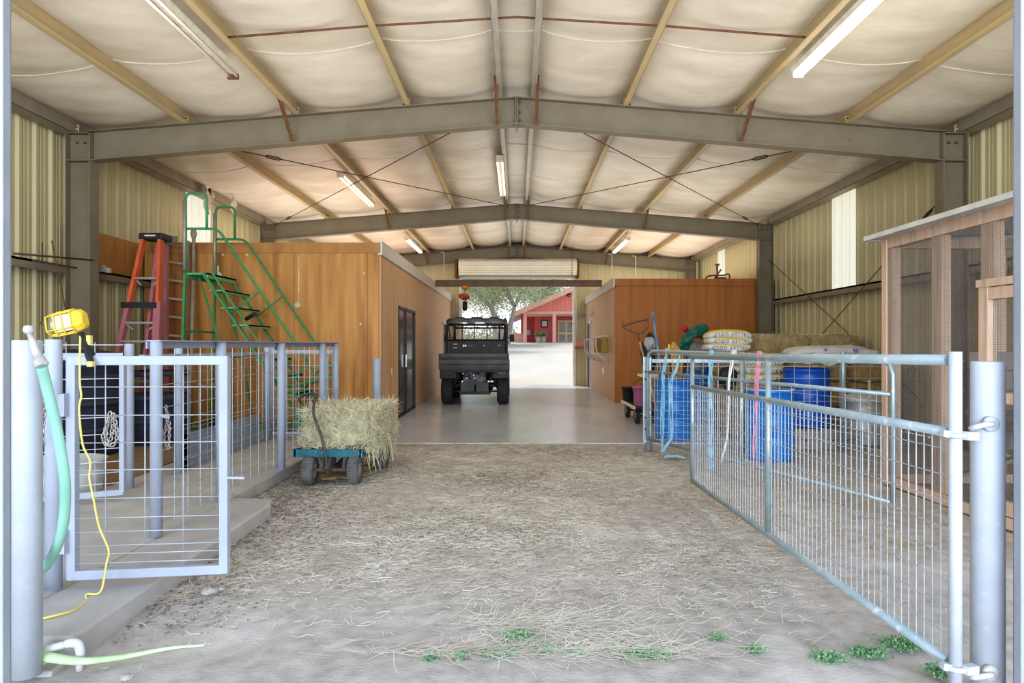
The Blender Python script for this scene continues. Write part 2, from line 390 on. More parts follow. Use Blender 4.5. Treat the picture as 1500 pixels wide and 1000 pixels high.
# back wall with the roller door opening
OX0, OX1, OZ = -1.92, 1.96, 3.74
mb = MB()
def back(a,b,z0,z1f):
    us = ribpos(a,b)
    mb.grid(len(us),2,lambda i,j:(us[i], 23.62-rib(us[i])*.6, z0 if j==0 else z1f(us[i])), smooth=False)
zr = lambda x: ztop(x)+.28
back(-WALLX,OX0,0,zr); back(OX1,WALLX,0,zr); back(OX0,OX1,OZ,zr)
wb = struct(mb.build('wall_back','siding'))
mb = MB(); mb.box((OX1-.02,23.5,0),(OX1+.07,23.75,OZ)); mb.box((OX0-.07,23.5,0),(OX0+.02,23.75,OZ)); mb.box((OX0,23.5,OZ-.03),(OX1,23.75,OZ+.05))
struct(mb.build('trim_1','trimwhite'))
mb = MB()
for x0,x1,z in ((-6.1,OX0-.07,2.45),(OX1+.07,6.1,2.45)): mb.box((x0,23.42,z-.05),(x1,23.6,z+.04))
for sx in (-1,1):
    mb.bar((sx*6.1,23.45,ztop(6.1)+.1),(0,23.45,ztop(0)+.1),.1,.09)
struct(mb.build('trim_2','girt'))
mb = MB()
for sx in (-1,1): mb.bar((sx*6.1,23.3,ztop(6.1)+.17),(0,23.3,ztop(0)+.17),.06,.1)
struct(mb.build('trim_3','rust'))
# front opening: steel jambs either side of the tripod
for i,(sx,xf) in enumerate(((-1,1.853),(1,1.818))):
    mb = MB(); a,b = sorted((sx*xf, sx*(xf+.10))); mb.box((a,2.46,0),(b,2.50,4.2))
    a,b = sorted((sx*(xf+.085), sx*(xf+.1))); mb.box((a,2.50,0),(b,2.62,4.2))
    struct(mb.build('trim_%d'%(4+i),'metalpost',bevel=.004))

# ------------------------------------------------------------------ portal frames
def ibeam_rafter(mb, fy, sx, d0, d1):
    """tapering I rafter from knee to ridge"""
    xa, xb = sx*5.78, 0.0
    def prof(x, d): zt = ztop(x); return zt, zt-d
    za, zb = prof(xa,d0), prof(xb,d1)
    def slab(y0,y1,ta,ba,tb,bb):
        vs = [(xa,y0,ba),(xb,y0,bb),(xb,y1,bb),(xa,y1,ba),(xa,y0,ta),(xb,y0,tb),(xb,y1,tb),(xa,y1,ta)]
        mb.add(vs,[(0,3,2,1),(4,5,6,7),(0,1,5,4),(1,2,6,5),(2,3,7,6),(3,0,4,7)])
    slab(fy-.005,fy+.005,za[0]-.008,za[1]+.008,zb[0]-.008,zb[1]+.008)
    slab(fy-.09,fy+.09,za[0],za[0]-.01,zb[0],zb[0]-.01)
    slab(fy-.09,fy+.09,za[1]+.012,za[1],zb[1]+.012,zb[1])
FL = ['grey steel portal frame nearest the camera with rusty flange braces',
      'grey steel portal frame in the middle of the barn, flush with the right plywood room',
      'grey steel portal frame at the back against the roller door wall']
for fi,fy in enumerate(FY):
    t = thing('portal_frame', FL[fi], 'steel frame', (0,fy,0), 'portal frames across the barn')
    for sx in (-1,1):
        mb = MB(); z1 = ztop(6.1)
        mb.box((sx*5.89-.155,fy-.006,0),(sx*5.89+.155,fy+.006,z1))
        for xx in (5.73,6.05): mb.box((sx*xx-.008,fy-.1,0),(sx*xx+.008,fy+.1,z1-(0 if xx>6 else .0)))
        mb.box((sx*5.89-.16,fy-.1,3.87),(sx*5.89+.16,fy+.1,3.885)); mb.box((sx*5.89-.16,fy-.1,z1-.01),(sx*5.89+.16,fy+.1,z1+.002))
        mb.box((sx*5.89-.2,fy-.13,0),(sx*5.89+.2,fy+.13,.02))
        mb.build('column','frame',t)
        mb = MB(); ibeam_rafter(mb, fy, sx, .40, .36)
        mb.box((min(sx*.004,sx*.018),fy-.1,ztop(0)-.42),(max(sx*.004,sx*.018),fy+.1,ztop(0)+.01))
        mb.build('rafter','frame',t)
    for sx in (-1,1):
        for z in (ztop(0)-.06,ztop(0)-.2,ztop(0)-.31):
            MB().lathe([(0,0),(.018,0),(.018,.02),(0,.02)],(sx*.03,fy-.07,z),6,'X',False).build('bolt','rust',t)
        for xx in (5.84,5.94): MB().lathe([(0,-.03),(.016,-.03),(.016,0),(0,0)],(sx*xx,fy-.012,4.13),6,'Y',False).build('bolt','rust',t)
    for sx in (-1,1):
        for xx in (.28,3.02):
            mb = MB(); zb = ztop(xx)
            mb.bar((sx*xx,fy-.66,zb+.07),(sx*xx,fy-.10,zb-.36),.045,.012,(1,0,0)); mb.bar((sx*(xx-.018),fy-.66,zb+.07),(sx*(xx-.018),fy-.10,zb-.36),.012,.045,(1,0,0))
            mb.build('flange_brace','rust',t)
        for xx in PUR[5:]:
            mb = MB(); x0 = sx*min(xx,5.98); mb.box((x0-.055,fy-.012,ztop(xx)),(x0+.055,fy-.002,ztop(xx)+.12))
            pc = mb.build('purlin_clip','purlin',t)
            for dx,dz in ((-.03,.035),(.03,.035),(-.03,.09),(.03,.09)) if fi<2 else (): MB().lathe([(0,-.02),(.012,-.02),(.012,0),(0,0)],(x0+dx,fy-.012,ztop(xx)+dz),6,'Y',False).build('clip_bolt','rust',pc)
# purlins and eave struts
PLAB = {-6.02:'grey eave strut along the top of the left wall',-4.5:'outermost tan purlin on the left roof slope, next to the left eave strut',
 -3.0:'tan purlin on the left roof slope carrying the unlit tube light near the camera',-1.5:'tan purlin between the left ridge purlin and the one carrying the unlit tube light',
 -.26:'galvanised purlin just left of the roof ridge',.26:'galvanised purlin just right of the roof ridge',
 1.5:'tan purlin between the right ridge purlin and the one carrying the lit tube light',3.0:'tan purlin on the right roof slope carrying the lit tube light near the camera',
 4.5:'outermost tan purlin on the right roof slope, next to the right eave strut',6.02:'grey eave strut along the top of the right wall'}
for x in PUR:
    z = ztop(x); s = 1 if x < 0 else -1; mb = MB()
    if abs(x) > 6:
        sx = -s; mb.box((min(sx*5.97,sx*5.99),Y0,z+.0),(max(sx*5.97,sx*5.99),Y1,z+.22)); mb.box((min(sx*5.97,sx*6.15),Y0,z-.005),(max(sx*5.97,sx*6.15),Y1,z+.008))
        mb.box((min(sx*6.15,sx*6.17),Y0,z-.005),(max(sx*6.15,sx*6.17),Y1,z+.06))
        o = mb.build('eave_strut','girt')
    else:
        mb.box((x-.003,Y0,z),(x+.003,Y1,z+.2)); mb.box((min(x,x+s*.065),Y0,z-.0),(max(x,x+s*.065),Y1,z+.006)); mb.box((min(x+s*.065,x+s*.071),Y0,z),(max(x+s*.065,x+s*.071),Y1,z+.02))
        mb.box((min(x,x-s*.065),Y0,z+.194),(max(x,x-s*.065),Y1,z+.2))
        o = mb.build('roof_purlin','ridge' if abs(x)<1 else 'purlin')
    tag(o, PLAB[x], 'purlin', 'roof purlins')
# rusty sag rod across the front bay, roof and wall bracing rods
mb = MB(); zz = lambda x: ztop(x)+.03
mb.tube([(-2.98,6.95,zz(3)),(-1.5,6.95,zz(1.5)),(-.26,7.0,zz(.26)),(0,7.05,zz(0)+.02),(.26,7.0,zz(.26)),(1.5,6.95,zz(1.5)),(2.98,6.95,zz(3))],.013,6)
tag(mb.build('sag_rod','rust'),'rusty sag rod running across the purlins above the front bay','rod')
def rod(a,b,label,buckle=None,r=.008,mat='darkrod'):
    t = thing('brace_rod',label,'brace rod',tuple(a),'steel bracing rods')
    MB().tube([a,b],r,6).build('rod',mat,t)
    if buckle:
        a=Vector(a);b=Vector(b);d=(b-a).normalized();c=a.lerp(b,buckle); n=d.cross(Vector((0,1,0))).normalized()
        mb=MB()
        pts=[c-d*.16,c-d*.1+n*.022,c+d*.1+n*.022,c+d*.16,c+d*.1-n*.022,c-d*.1-n*.022]
        mb.tube(pts,.009,6,closed=True); mb.build('turnbuckle','darkrod',t)
for sx,sd in ((-1,'left'),(1,'right')):
    zk = ztop(5.4)-.06
    rod((sx*4.9,9.35,ztop(4.9)-.06),(sx*.2,16.1,ztop(.2)-.05),'dark roof rod from the near frame over the %s wall to the middle frame ridge'%sd,.22)
    rod((sx*5.7,16.1,ztop(5.7)-.06),(sx*.78,9.35,ztop(.78)-.3),'dark roof rod from the middle frame over the %s wall to the near ridge'%sd,.12)
rod((5.9,9.45,3.45),(6.1,15.9,.5),'dark cross rod on the right wall falling away from the camera with a turnbuckle',.06)
rod((5.95,16.1,3.4),(6.1,10.4,.6),'brown cross rod on the right wall falling toward the white bags',None,.008,'rust')
# wall girts
for sx,lab in ((-1,'dark steel girt running along the left wall at mid height'),(1,'dark steel girt running along the right wall below the light panels')):
    mb = MB(); a,b = sorted((sx*6.05,sx*6.24)); mb.box((a,Y0,2.44),(b,16.1,2.47)); a,b = sorted((sx*6.05,sx*6.06)); mb.box((a,Y0,2.35),(b,16.1,2.47)); a,b=sorted((sx*6.03,sx*6.05)); mb.box((a,Y0,2.35),(b,16.1,2.362))
    tag(mb.build('wall_girt','girt'),lab,'girt','wall girts')
# ------------------------------------------------------------------ fluorescent fixtures
FX = [(-3.17,5.2,7.65,'unlit rusty twin tube light on the left roof slope near the camera',0),
      (3.13,5.2,7.62,'glowing twin tube light on the right roof slope near the camera',1),
      (-3.13,12.1,14.75,'twin tube light on the left roof slope of the middle bay',.25),
      (-.3,11.9,14.7,'twin tube light beside the roof ridge in the middle bay',.3),
      (-3.13,19.4,22.2,'glowing twin tube light over the left plywood room in the back bay',.8),
      (3.17,19.4,22.2,'glowing twin tube light over the right plywood room in the back bay',.8)]
LAMPS = []
for x,a,b_,lab,lit in FX:
    z = ztop(x)-.005; t = thing('tube_light',lab,'light fixture',(x,(a+b_)/2,z),'fluorescent fixtures')
    mb = MB(); mb.prism([(x-.075,z-.0),(x+.075,z),(x+.06,z-.05),(x+.03,z-.06),(x-.03,z-.06),(x-.06,z-.05)],a,b_); mb.build('housing','fixture',t)
    mt = K['tubedim']
    if lit: mt = emit('tube glow %.1f'%lit,(1,.95,.82),2.6*lit)
    for dx in (-.045,.045): MB().tube([(x+dx,a+.03,z-.078),(x+dx,b_-.03,z-.078)],.015,8).build('tube',mt,t)
    for yy in (a+.02,b_-.02):
        MB().box((x-.06,yy-.015,z-.11),(x+.06,yy+.015,z-.05)).build('socket','fixture' if lit else 'rust',t)
    LAMPS.append((x,(a+b_)/2,z-.12,b_-a,lit))
# ------------------------------------------------------------------ floors
rs = random.Random(3)
mb = MB()
gx = [-8+.2*i for i in range(81)]; gy = [-9+.25*i for i in range(76)]
def dirtz(x,y):
    e = max(0,min(1,(9.6-y)/.8))
    return e*(.012*math.sin(1.7*x+.6*y)+.01*math.sin(2.9*y-1.1*x)+.006*math.sin(6*x+4*y))-.012
mb.grid(len(gx),len(gy),lambda i,j:(gx[i],min(gy[j],9.74),dirtz(gx[i],gy[j])))
struct(mb.build('floor','dirt'))
mb = MB(); mb.box((-2.6,9.74,-.15),(6.25,24.2,0)); mb.box((-6.25,11.3,-.15),(-2.6,24.2,0)); struct(mb.build('concrete_floor','conc',bevel=.01))
mb = MB(); mb.box((-6.2,3.06,-.15),(-2.44,11.34,.1)); struct(mb.build('concrete_slab','concwalk',bevel=.012))
mb = MB(); poly = [(-2.44,3.06),(-1.985,3.06),(-2.02,5.6),(-2.08,5.8),(-2.44,5.86)]; mb.prism(poly,-.15,.092,2); struct(mb.build('concrete_slab','concwalk',bevel=.012))
# ------------------------------------------------------------------ plywood rooms
XL = -2.27; YLF = 11.37; ZL = 3.1
t = thing('plywood_room','orange stained plywood room on the left with a black sliding door','room',(-4.2,17.4,0),'plywood rooms in the barn')
MB().box((-6.2,YLF,.1),(XL-.03,YLF+.04,ZL-.17)).build('front_wall','plyfront',t)
MB().box((-6.2,YLF-.03,ZL-.17),(XL,YLF+.04,ZL)).build('top_band','ply',t)
mb = MB(); DY0,DY1,DZ = 13.08,15.2,2.15
mb.box((XL-.04,YLF+.04,0),(XL,DY0,ZL-.2)); mb.box((XL-.04,DY1,0),(XL,20.9,ZL-.2)); mb.box((XL-.04,DY0,DZ),(XL,DY1,ZL-.2)); mb.box((XL-.04,21.9,0),(XL,23.5,ZL-.2)); mb.box((XL-.04,20.9,2.05),(XL,21.9,ZL-.2))
mb.build('side_wall','plylight',t)
MB().box((XL-.04,YLF-.01,ZL-.2),(XL+.03,23.5,ZL+.03)).build('fascia','trimwhite',t)
MB().box((-6.2,YLF+.04,ZL-.05),(XL-.05,23.5,ZL-.01)).build('roof','ply',t)
d = MB(); d.box((XL-.05,DY0,.0),(XL+.015,DY0+.05,DZ)); d.box((XL-.05,DY1-.05,0),(XL+.015,DY1,DZ)); d.box((XL-.05,DY0,DZ-.05),(XL+.015,DY1,DZ)); d.box((XL-.05,DY0,0),(XL+.02,DY1,.04)); d.box((XL-.03,13.95,.04),(XL+.005,14.05,DZ-.05))
dd = d.build('sliding_door','darkframe',t)
MB().box((XL-.035,DY0+.05,.04),(XL-.02,DY1-.05,DZ-.05)).build('pane','slidglass',dd)
MB().box((XL+.005,13.90,.95),(XL+.03,13.93,1.2)).build('handle','steel',dd)
d = MB(); d.box((XL-.06,20.9,0),(XL-.03,21.9,2.05)); d.build('door','darkframe',t)
mb = MB(); mb.box((XL,20.84,0),(XL+.02,20.9,2.1)); mb.box((XL,21.9,0),(XL+.02,21.96,2.1)); mb.box((XL,20.84,2.05),(XL+.02,21.96,2.12)); mb.build('door_trim','trimwhite',t)
for y,z,s in ((12.35,.92,.05),):
    MB().box((XL,y,z-.06),(XL+.008,y+.08,z+.06)).build('socket_plate','trimwhite',t)
# drips of glue and old filler marks on the front
mb = MB()
mb.box((-3.64,YLF-.004,2.05),(-3.625,YLF,2.87)); mb.lathe([(0,-.004),(.045,-.003),(.05,0)],(-3.655,YLF,2.07),14,'Y'); mb.box((-5.0,YLF-.004,2.45),(-4.96,YLF,2.72)); mb.lathe([(0,-.004),(.05,-.003),(.07,0)],(-4.98,YLF,2.55),10,'Y')
for x,z in ((-4.9,2.9),(-4.5,2.9),(-2.6,1.75),(-2.55,2.6)): mb.lathe([(0,-.004),(.02,-.003),(.022,0)],(x,YLF,z),10,'Y')
mb.build('filler_mark','haystrand',t)
XR = 2.37; YRF = 16.52; ZR = 3.0
t = thing('plywood_room','dark orange plywood room on the right behind the stacked hay','room',(4.2,20,0),'plywood rooms in the barn')
MB().box((XR,YRF,0),(6.2,YRF+.04,ZR-.17)).build('front_wall','plyright',t)
MB().box((XR,YRF-.03,ZR-.17),(6.2,YRF+.04,ZR)).build('top_band','plyright',t)
mb = MB(); mb.box((XR,YRF+.04,0),(XR+.04,21.7,ZR-.2)); mb.box((XR,21.7,2.1),(XR+.04,22.6,ZR-.2)); mb.box((XR,22.6,0),(XR+.04,23.5,ZR-.2)); mb.build('side_wall','plylight',t)
MB().box((XR-.03,YRF-.0,ZR-.2),(XR+.04,23.5,ZR+.03)).build('fascia','trimwhite',t)
MB().box((XR+.05,YRF+.04,ZR-.05),(6.2,23.5,ZR-.01)).build('roof','ply',t)
mb = MB(); mb.box((XR+.01,21.7,0),(XR+.03,22.6,2.1)); dd = mb.build('door','stucco',t)
MB().box((XR-.02,22.6,0),(XR+.02,22.7,2.15)).build('door_edge','darkframe',t)
mb = MB(); mb.box((XR-.012,21.62,0),(XR,21.7,2.16)); mb.box((XR-.012,21.62,2.1),(XR,22.6,2.16)); mb.build('door_trim','trimwhite',t)
MB().lathe([(0,-.05),(.03,-.05),(.03,0)],(XR,21.8,1.0),10,'X').build('knob','steel',dd)
mb = MB(); mb.lathe([(0,-.14),(.07,-.12),(.09,-.04),(.05,0)],(XR,21.3,2.38),12,'X'); mb.build('wall_lamp','pvc',t)
MB().box((XR-.03,18.55,.62),(XR,18.7,.78)).build('tap_plate','steel',t)
# brown beam between the rooms
mb = MB(); z0=ZL-.09; mb.box((XL+.035,18.72,z0),(XR-.035,18.9,z0+.02)); mb.box((XL+.035,18.72,z0+.15),(XR-.035,18.9,z0+.17)); mb.box((XL+.035,18.74,z0),(XR-.035,18.76,z0+.16))
tag(mb.build('cross_beam','brownbeam'),'brown beam spanning the aisle between the tops of both plywood rooms','beam')
# roller door
t = thing('roller_door','cream roller door rolled up into its drum above the back doorway','roller door',(0,23.3,3.76))
mb = MB(); pr = []
n = 48; vs = []
for x in (-1.96,2.02):
    for i in range(n):
        a = 2*math.pi*i/n; r = .275+(.012 if i%6<3 else 0); vs.append((x,23.18+r*math.cos(a),4.04+r*math.sin(a)))
mb.add(vs,[(i,(i+1)%n,n+(i+1)%n,n+i) for i in range(n)]+[tuple(range(n)),tuple(range(2*n-1,n-1,-1))])
for z in (3.92,3.85,3.78): mb.box((-1.95,22.89+.05*0,z-.03),(2.01,22.94,z+.027))
mb.build('curtain_roll','shutter',t)
MB().box((-1.9,23.02,3.70),(1.96,23.10,3.745)).build('bottom_bar','girt',t)
for x in (-2.05,2.06): MB().box((x-.04,23.0,3.68),(x+.04,23.5,4.3)).build('bracket','rust',t)
mb = MB(); mb.tube([(1.85,22.85,4.75),(1.85,22.85,3.5)],.008,6); mb.build('pull_chain','darkrod',t)
# conduit hooks on the back frame
for x,lab in ((-2.45,'pale bent conduit on the back frame left of the roller door'),(3.2,'pale bent conduit on the back frame right of the roller door'),(4.0,'pale bent conduit on the back frame nearest the right wall')):
    z = ztop(x); tag(MB().tube(spline([(x-.12,23.0,z-.02),(x-.03,22.98,z-.03),(x,22.98,z-.12),(x,22.98,z-.7)]),.014,6).build('conduit_pipe','seam'),lab,'conduit')
# ================================================================== LEFT SIDE
def capped_post(x,y,z0,z1,r,name,mat,parent=None,n=20):
    mb = MB(); mb.lathe([(0,z1-z0),(r*.93,z1-z0),(r,z1-z0-.006),(r,0),(0,0)],(x,y,z0),n)
    return mb.build(name,mat,parent)
def wires(mb, pts_pairs, w=.005):
    for a,b in pts_pairs: mb.bar(a,b,w,w)
# big white bollards
t = thing('bollard','thick white pipe bollard with a hydrant head against it at the left jamb','post',(-2.08,2.9,0),'thick pipe bollards')
capped_post(-2.08,2.9,0,1.42,.056,'pipe','whitepaint',t,28)
t = thing('bollard','short pale bollard at the corner of the left plywood room behind the hay bale','post',(-2.06,10.05,0),'thick pipe bollards')
capped_post(-2.06,10.05,-.0,1.2,.062,'pipe','bluepaint',t)
MB().lathe([(.063,0),(.066,.01),(.066,.05),(.063,.06)],(-2.06,10.05,.8),20).build('weld_band','bluepaint',t)
# main pipe fence along the walkway
FX0 = -2.45
t = thing('pipe_fence','pale blue pipe and wire fence along the edge of the raised walkway','fence',(FX0,6.5,.1))
for y in (4.64,5.66,7.1,8.6,9.25): capped_post(FX0,y,.1,1.425,.040,'post','bluepaint',t)
mb = MB(); mb.box((FX0-.05,4.6,1.425),(FX0+.05,9.3,1.432)); mb.box((FX0-.05,4.6,1.375),(FX0-.044,9.3,1.43)); mb.build('top_rail','bluepaint',t)
HZ = [.16,.25,.34,.43,.54,.66,.80,.96,1.12,1.28]
mb = MB()
for z in HZ: mb.bar((FX0-.042,4.64,z),(FX0-.042,9.25,z),.0045,.0045)
y = 4.78
while y < 9.25: mb.bar((FX0-.048,y,.13),(FX0-.048,y,1.4),.0045,.0045); y += .203
mb.build('wire_panel','wire',t)
t = thing('fence_post','pale blue hinge post just behind the white bollard, carrying the small gate','post',(-2.47,3.64,.1)); capped_post(-2.47,3.64,.1,1.43,.041,'pipe','bluepaint',t)
# fence turning left behind, and inner fence
t = thing('pipe_fence','short pale blue fence return closing the pen in front of the green stairs','fence',(-2.9,9.3,.1))
MB().box((-3.34,9.32,1.29),(-2.5,9.36,1.33)).build('rail','bluepaint',t); MB().box((-3.34,9.32,.18),(-2.5,9.36,.21)).build('rail','bluepaint',t)
for x in (-3.18,-2.62): capped_post(x,9.38,.1,1.33,.028,'post','bluepaint',t)
mb = MB()
for i in range(6): mb.bar((-3.4+.19*i,9.34,.2),(-3.4+.19*i,9.34,1.3),.005,.005)
for z in HZ: mb.bar((-3.4,9.34,z),(-2.45,9.34,z),.005,.005)
mb.build('wire_panel','wire',t)
IX = -3.4
t = thing('pipe_fence','inner pale blue pipe fence inside the left pen, in front of the stepladder','fence',(IX,7.8,.1))
for x,y in ((-3.52,6.2),(-3.42,6.9),(-3.40,9.3),(-3.5,9.75)): capped_post(x,y,.1,1.41,.040,'post','bluepaint',t)
mb = MB(); mb.box((IX-.03,6.2,1.27),(IX+.02,9.3,1.31)); mb.build('top_rail','bluepaint',t)
mb = MB()
for z in HZ[:-1]: mb.bar((IX,6.9,z),(IX,9.3,z),.005,.005)
y = 7.1
while y < 9.3: mb.bar((IX,y,.13),(IX,y,1.3),.005,.005); y += .203
mb.build('wire_panel','wire',t)
t = thing('pen_gate','inner pale blue wire gate in the left pen standing beside the dark tanks','gate',(-3.45,5.1,.1))
A = Vector((-4.35,5.15,0)); B = Vector((-3.30,5.72,0))
mb = MB(); up = lambda p,z: (p.x,p.y,z)
for a,b in ((up(A,.17),up(B,.17)),(up(A,1.31),up(B,1.31)),(up(A,.17),up(A,1.31)),(up(B,.17),up(B,1.31))): mb.bar(a,b,.04,.045)
mb.build('frame','bluepaint',t)
mb = MB()
for i in range(1,6):
    p = A.lerp(B,i/6); mb.bar(up(p,.17),up(p,1.42),.005,.005)
for z in HZ+[1.4]: mb.bar(up(A,z),up(B,z),.005,.005)
mb.build('wire_panel','wire',t)
# small gate swung open toward the camera
t = thing('pen_gate','small white wire gate swung open in front, with a chain hanging on it','gate',(-2.43,3.7,.1))
A = Vector((-2.415,3.68,0)); B = Vector((-1.60,3.79,0)); zb,zt = .16,1.315
mb = MB()
for a,b in ((up(A,zb),up(B,zb)),(up(A,zt),up(B,zt))): mb.bar(a,b,.045,.05)
for p in (A.lerp(B,.025),A.lerp(B,.975)): mb.bar(up(p,zb-.024),up(p,zt+.02),.047,.045)
mb.build('frame','bluepaint',t,bevel=.004)
mb = MB()
for f in (.225,.47,.71): p = A.lerp(B,f); mb.tube([up(p,zb),up(p,zt)],.0036,6)
for y in (567,608,647.6,687,728,756,776,796,808,821): z = EYE-(y-505)*.00375; mb.tube([up(A.lerp(B,.03)-V(0,.008,0),z+.006),up(B-V(0,.008,0),z)],.0030,6)
mb.build('wire_panel','wire',t)
for z in (1.08,.35):
    mb = MB(); mb.box((-2.47,3.62,z-.06),(-2.40,3.66,z+.06)); mb.lathe([(0,-.06),(.011,-.06),(.011,.06),(0,.06)],(-2.43,3.63,z),10); mb.build('hinge','bluepaint',t)
MB().bar((-1.6,3.76,.67),(-1.50,3.76,.668),.010,.012).build('latch','bluepaint',t)
def chain(pts, mb, size=.028, r=.0042):
    pts = spline(pts,6); L_ = 0; acc = [0]
    for a,b in zip(pts,pts[1:]): L_ += (b-a).length; acc.append(L_)
    n = int(L_/(size*.75)); 
    for k in range(n):
        s_ = k*size*.75
        i = max(j for j in range(len(acc)) if acc[j] <= s_); i = min(i,len(pts)-2)
        d = (pts[i+1]-pts[i]); c = pts[i]+d*((s_-acc[i])/max(1e-6,d.length)); d.normalize()
        u = d.cross(Vector((0,1,.2))).normalized(); 
        if k%2: u = d.cross(u).normalized()
        ring = [c+d*math.cos(a)*size/2+u*math.sin(a)*size*.32 for a in [2*math.pi*q/8 for q in range(8)]]
        mb.tube(ring,r,5,closed=True)
mb = MB()
Yc = 3.66; chain([P(161,606,Yc),P(156,625,Yc),P(151,640,Yc),P(156,650,Yc-.01),P(163,640,Yc),P(166,608,Yc),P(171,630,Yc),P(170,646,Yc),P(160,652,Yc-.02),P(155,636,Yc-.02),P(160,607,Yc-.02)],mb)
tag(mb.build('gate_chain','chain'),'bright chain bunched over the wire of the small open gate','chain','pen chains')
mb = MB(); Yc = 3.52; chain([P(63,560,Yc),P(65,600,Yc),P(61,640,Yc),P(66,655,Yc)],mb)
tag(mb.build('gate_chain','chain'),'chain hanging between the white bollard and the hinge post','chain','pen chains')
mb = MB(); Yc = 4.7; chain([P(243,596,Yc),P(245,615,Yc),P(240,640,Yc),P(247,655,Yc),P(248,612,Yc)],mb)
tag(mb.build('gate_chain','chain'),'brown chain hooked on the second post of the walkway fence','chain','pen chains')
MB().bar(P(236,609,4.62),P(247,611,4.66),.03,.02).build('latch_tab','bluepaint',[o for o in COL.objects if o.name=='pipe_fence'][0])
# work lamp clamped on the gate
YW = 3.66
t = thing('work_lamp','yellow caged work lamp clamped to the top of the small open gate','work lamp',tuple(P(134,535,YW)))
a = P(76,478,YW); b = P(113,470,YW); ax = (b-a).normalized(); upv = Vector((0,0,1)); upv = (upv-ax*upv.dot(ax)).normalized(); fw = ax.cross(upv)  # fw toward +Y
def lp(u,v,w): return a+ax*u+upv*v+fw*w
Ln = (b-a).length
mb = MB()
sec = lambda s: [(-.045*s,-.03),(.05*s,-.03),(.062*s,.005),(.05*s,.04),(-.03*s,.05),(-.058*s,.02)]
ring0 = [lp(Ln,v,w) for v,w in sec(1)]; ring1 = [lp(Ln+.035,v*.95,w) for v,w in sec(1)]; ring2 = [lp(Ln+.05,v*.6,w*.7) for v,w in sec(1)]
mb.add(ring0+ring1+ring2,[(i,(i+1)%6,6+(i+1)%6,6+i) for i in range(6)]+[(6+i,6+(i+1)%6,12+(i+1)%6,12+i) for i in range(6)]+[tuple(range(12,18)),(5,4,3,2,1,0)])
mb.build('end_cap','yellow',t,bevel=.004)
mb = MB(); mb.tube([lp(.015,0,.005),lp(Ln,0,.005)],.03,12); mb.build('lamp_glass','glass',t); MB().bar(lp(.03,0,.032),lp(Ln,0,.032),.006,.088,upv).build('reflector','glass',t)
mb = MB()
for u,s in ((0,.95),(.042,1.05),(.085,1.05),(Ln-.005,1.05)): mb.tube([lp(u,v,w) for v,w in sec(s)],.0042,6,closed=True)
for k in range(6): mb.tube([lp(0,*[q*.95 for q in sec(1)[k]]),lp(.042,*sec(1.05)[k]),lp(Ln,*sec(1.05)[k])],.0042,6)
mb.bar(lp(0,-.05,0),lp(Ln,-.058,0),.03,.012); mb.bar(lp(0,.052,0),lp(Ln,.062,0),.02,.008)
mb.build('cage','yellow',t)
mb = MB(); mb.bar(P(118,487,YW),P(133,530,YW-.02),.026,.02); mb.bar(P(128,505,YW),P(138,520,YW+.03),.012,.016)
mb.build('clamp_arm','black',t)
mb = MB(); mb.cbox(P(131,498,YW+.01),(.022,.022,.05)); mb.build('clamp_grip','yellowpale',t); mb = MB(); mb.cbox(P(133,533,YW-.03),(.03,.03,.028)); mb.build('clamp_grip','yellowpale',t,bevel=.004)
pts = [P(118,487,YW),P(117,520,3.6),P(117,560,3.6),P(119,580,3.6),P(116,600,3.6),P(121,650,3.6),P(132,675,3.6),P(131,700,3.6),P(137,730,3.6),P(145,770,3.6),P(159,805,3.6),P(156,825,3.58),V(-2.17,3.56,.115),P(127,870,3.56),P(126,880,3.50),P(110,893,3.36),P(85,900,3.28),P(55,907,3.23),P(20,912,3.2)]
MB().tube(spline(pts,6),.0055,8).build('power_cord','yellowpale',t)
# hook rods hanging from the left wall
for pts,lab in (([P(62,355,8.8),P(62,470,8.8),P(59,473,8.8),P(62,476,8.8)],'straight rusty rod with a hook hanging on the left wall above the bollard'),
                ([P(76,353,8.8),P(77,358,8.75),P(97,458,8.7)],'slanting rusty rod hanging on the left wall above the work lamp')):
    tag(MB().tube(pts,.008,6).build('hook_rod','rust'),lab,'rod','hanging rods')
# loose conduit rods on the girt, electrical box
tag(MB().tube([P(20,371,7.6),P(136,381,8.9)],.012,6).build('iron_rod','darkrod'),'long thin iron rod lying along the left wall girt','rod')
tag(MB().tube([P(48,382,8.3),P(180,403,10.5)],.012,6).build('iron_rod','darkrod'),'second iron rod below the first, reaching past the column to the ladder','rod')
# board on the wall
tag(MB().box((-6.24,9.42,2.47),(-6.19,11.3,3.06)).build('wall_board','ply'),'brown plywood board fixed on the left wall beside the near column','board')
t = thing('junction_box','small grey cable clamp box on the left wall just past the column','fitting',tuple(P(153,392,9.6)))
mb = MB(); mb.cbox(P(149,393,9.55),(.1,.06,.09)); mb.cbox(P(159,396,9.6),(.06,.05,.07)); mb.build('box','alu',t)
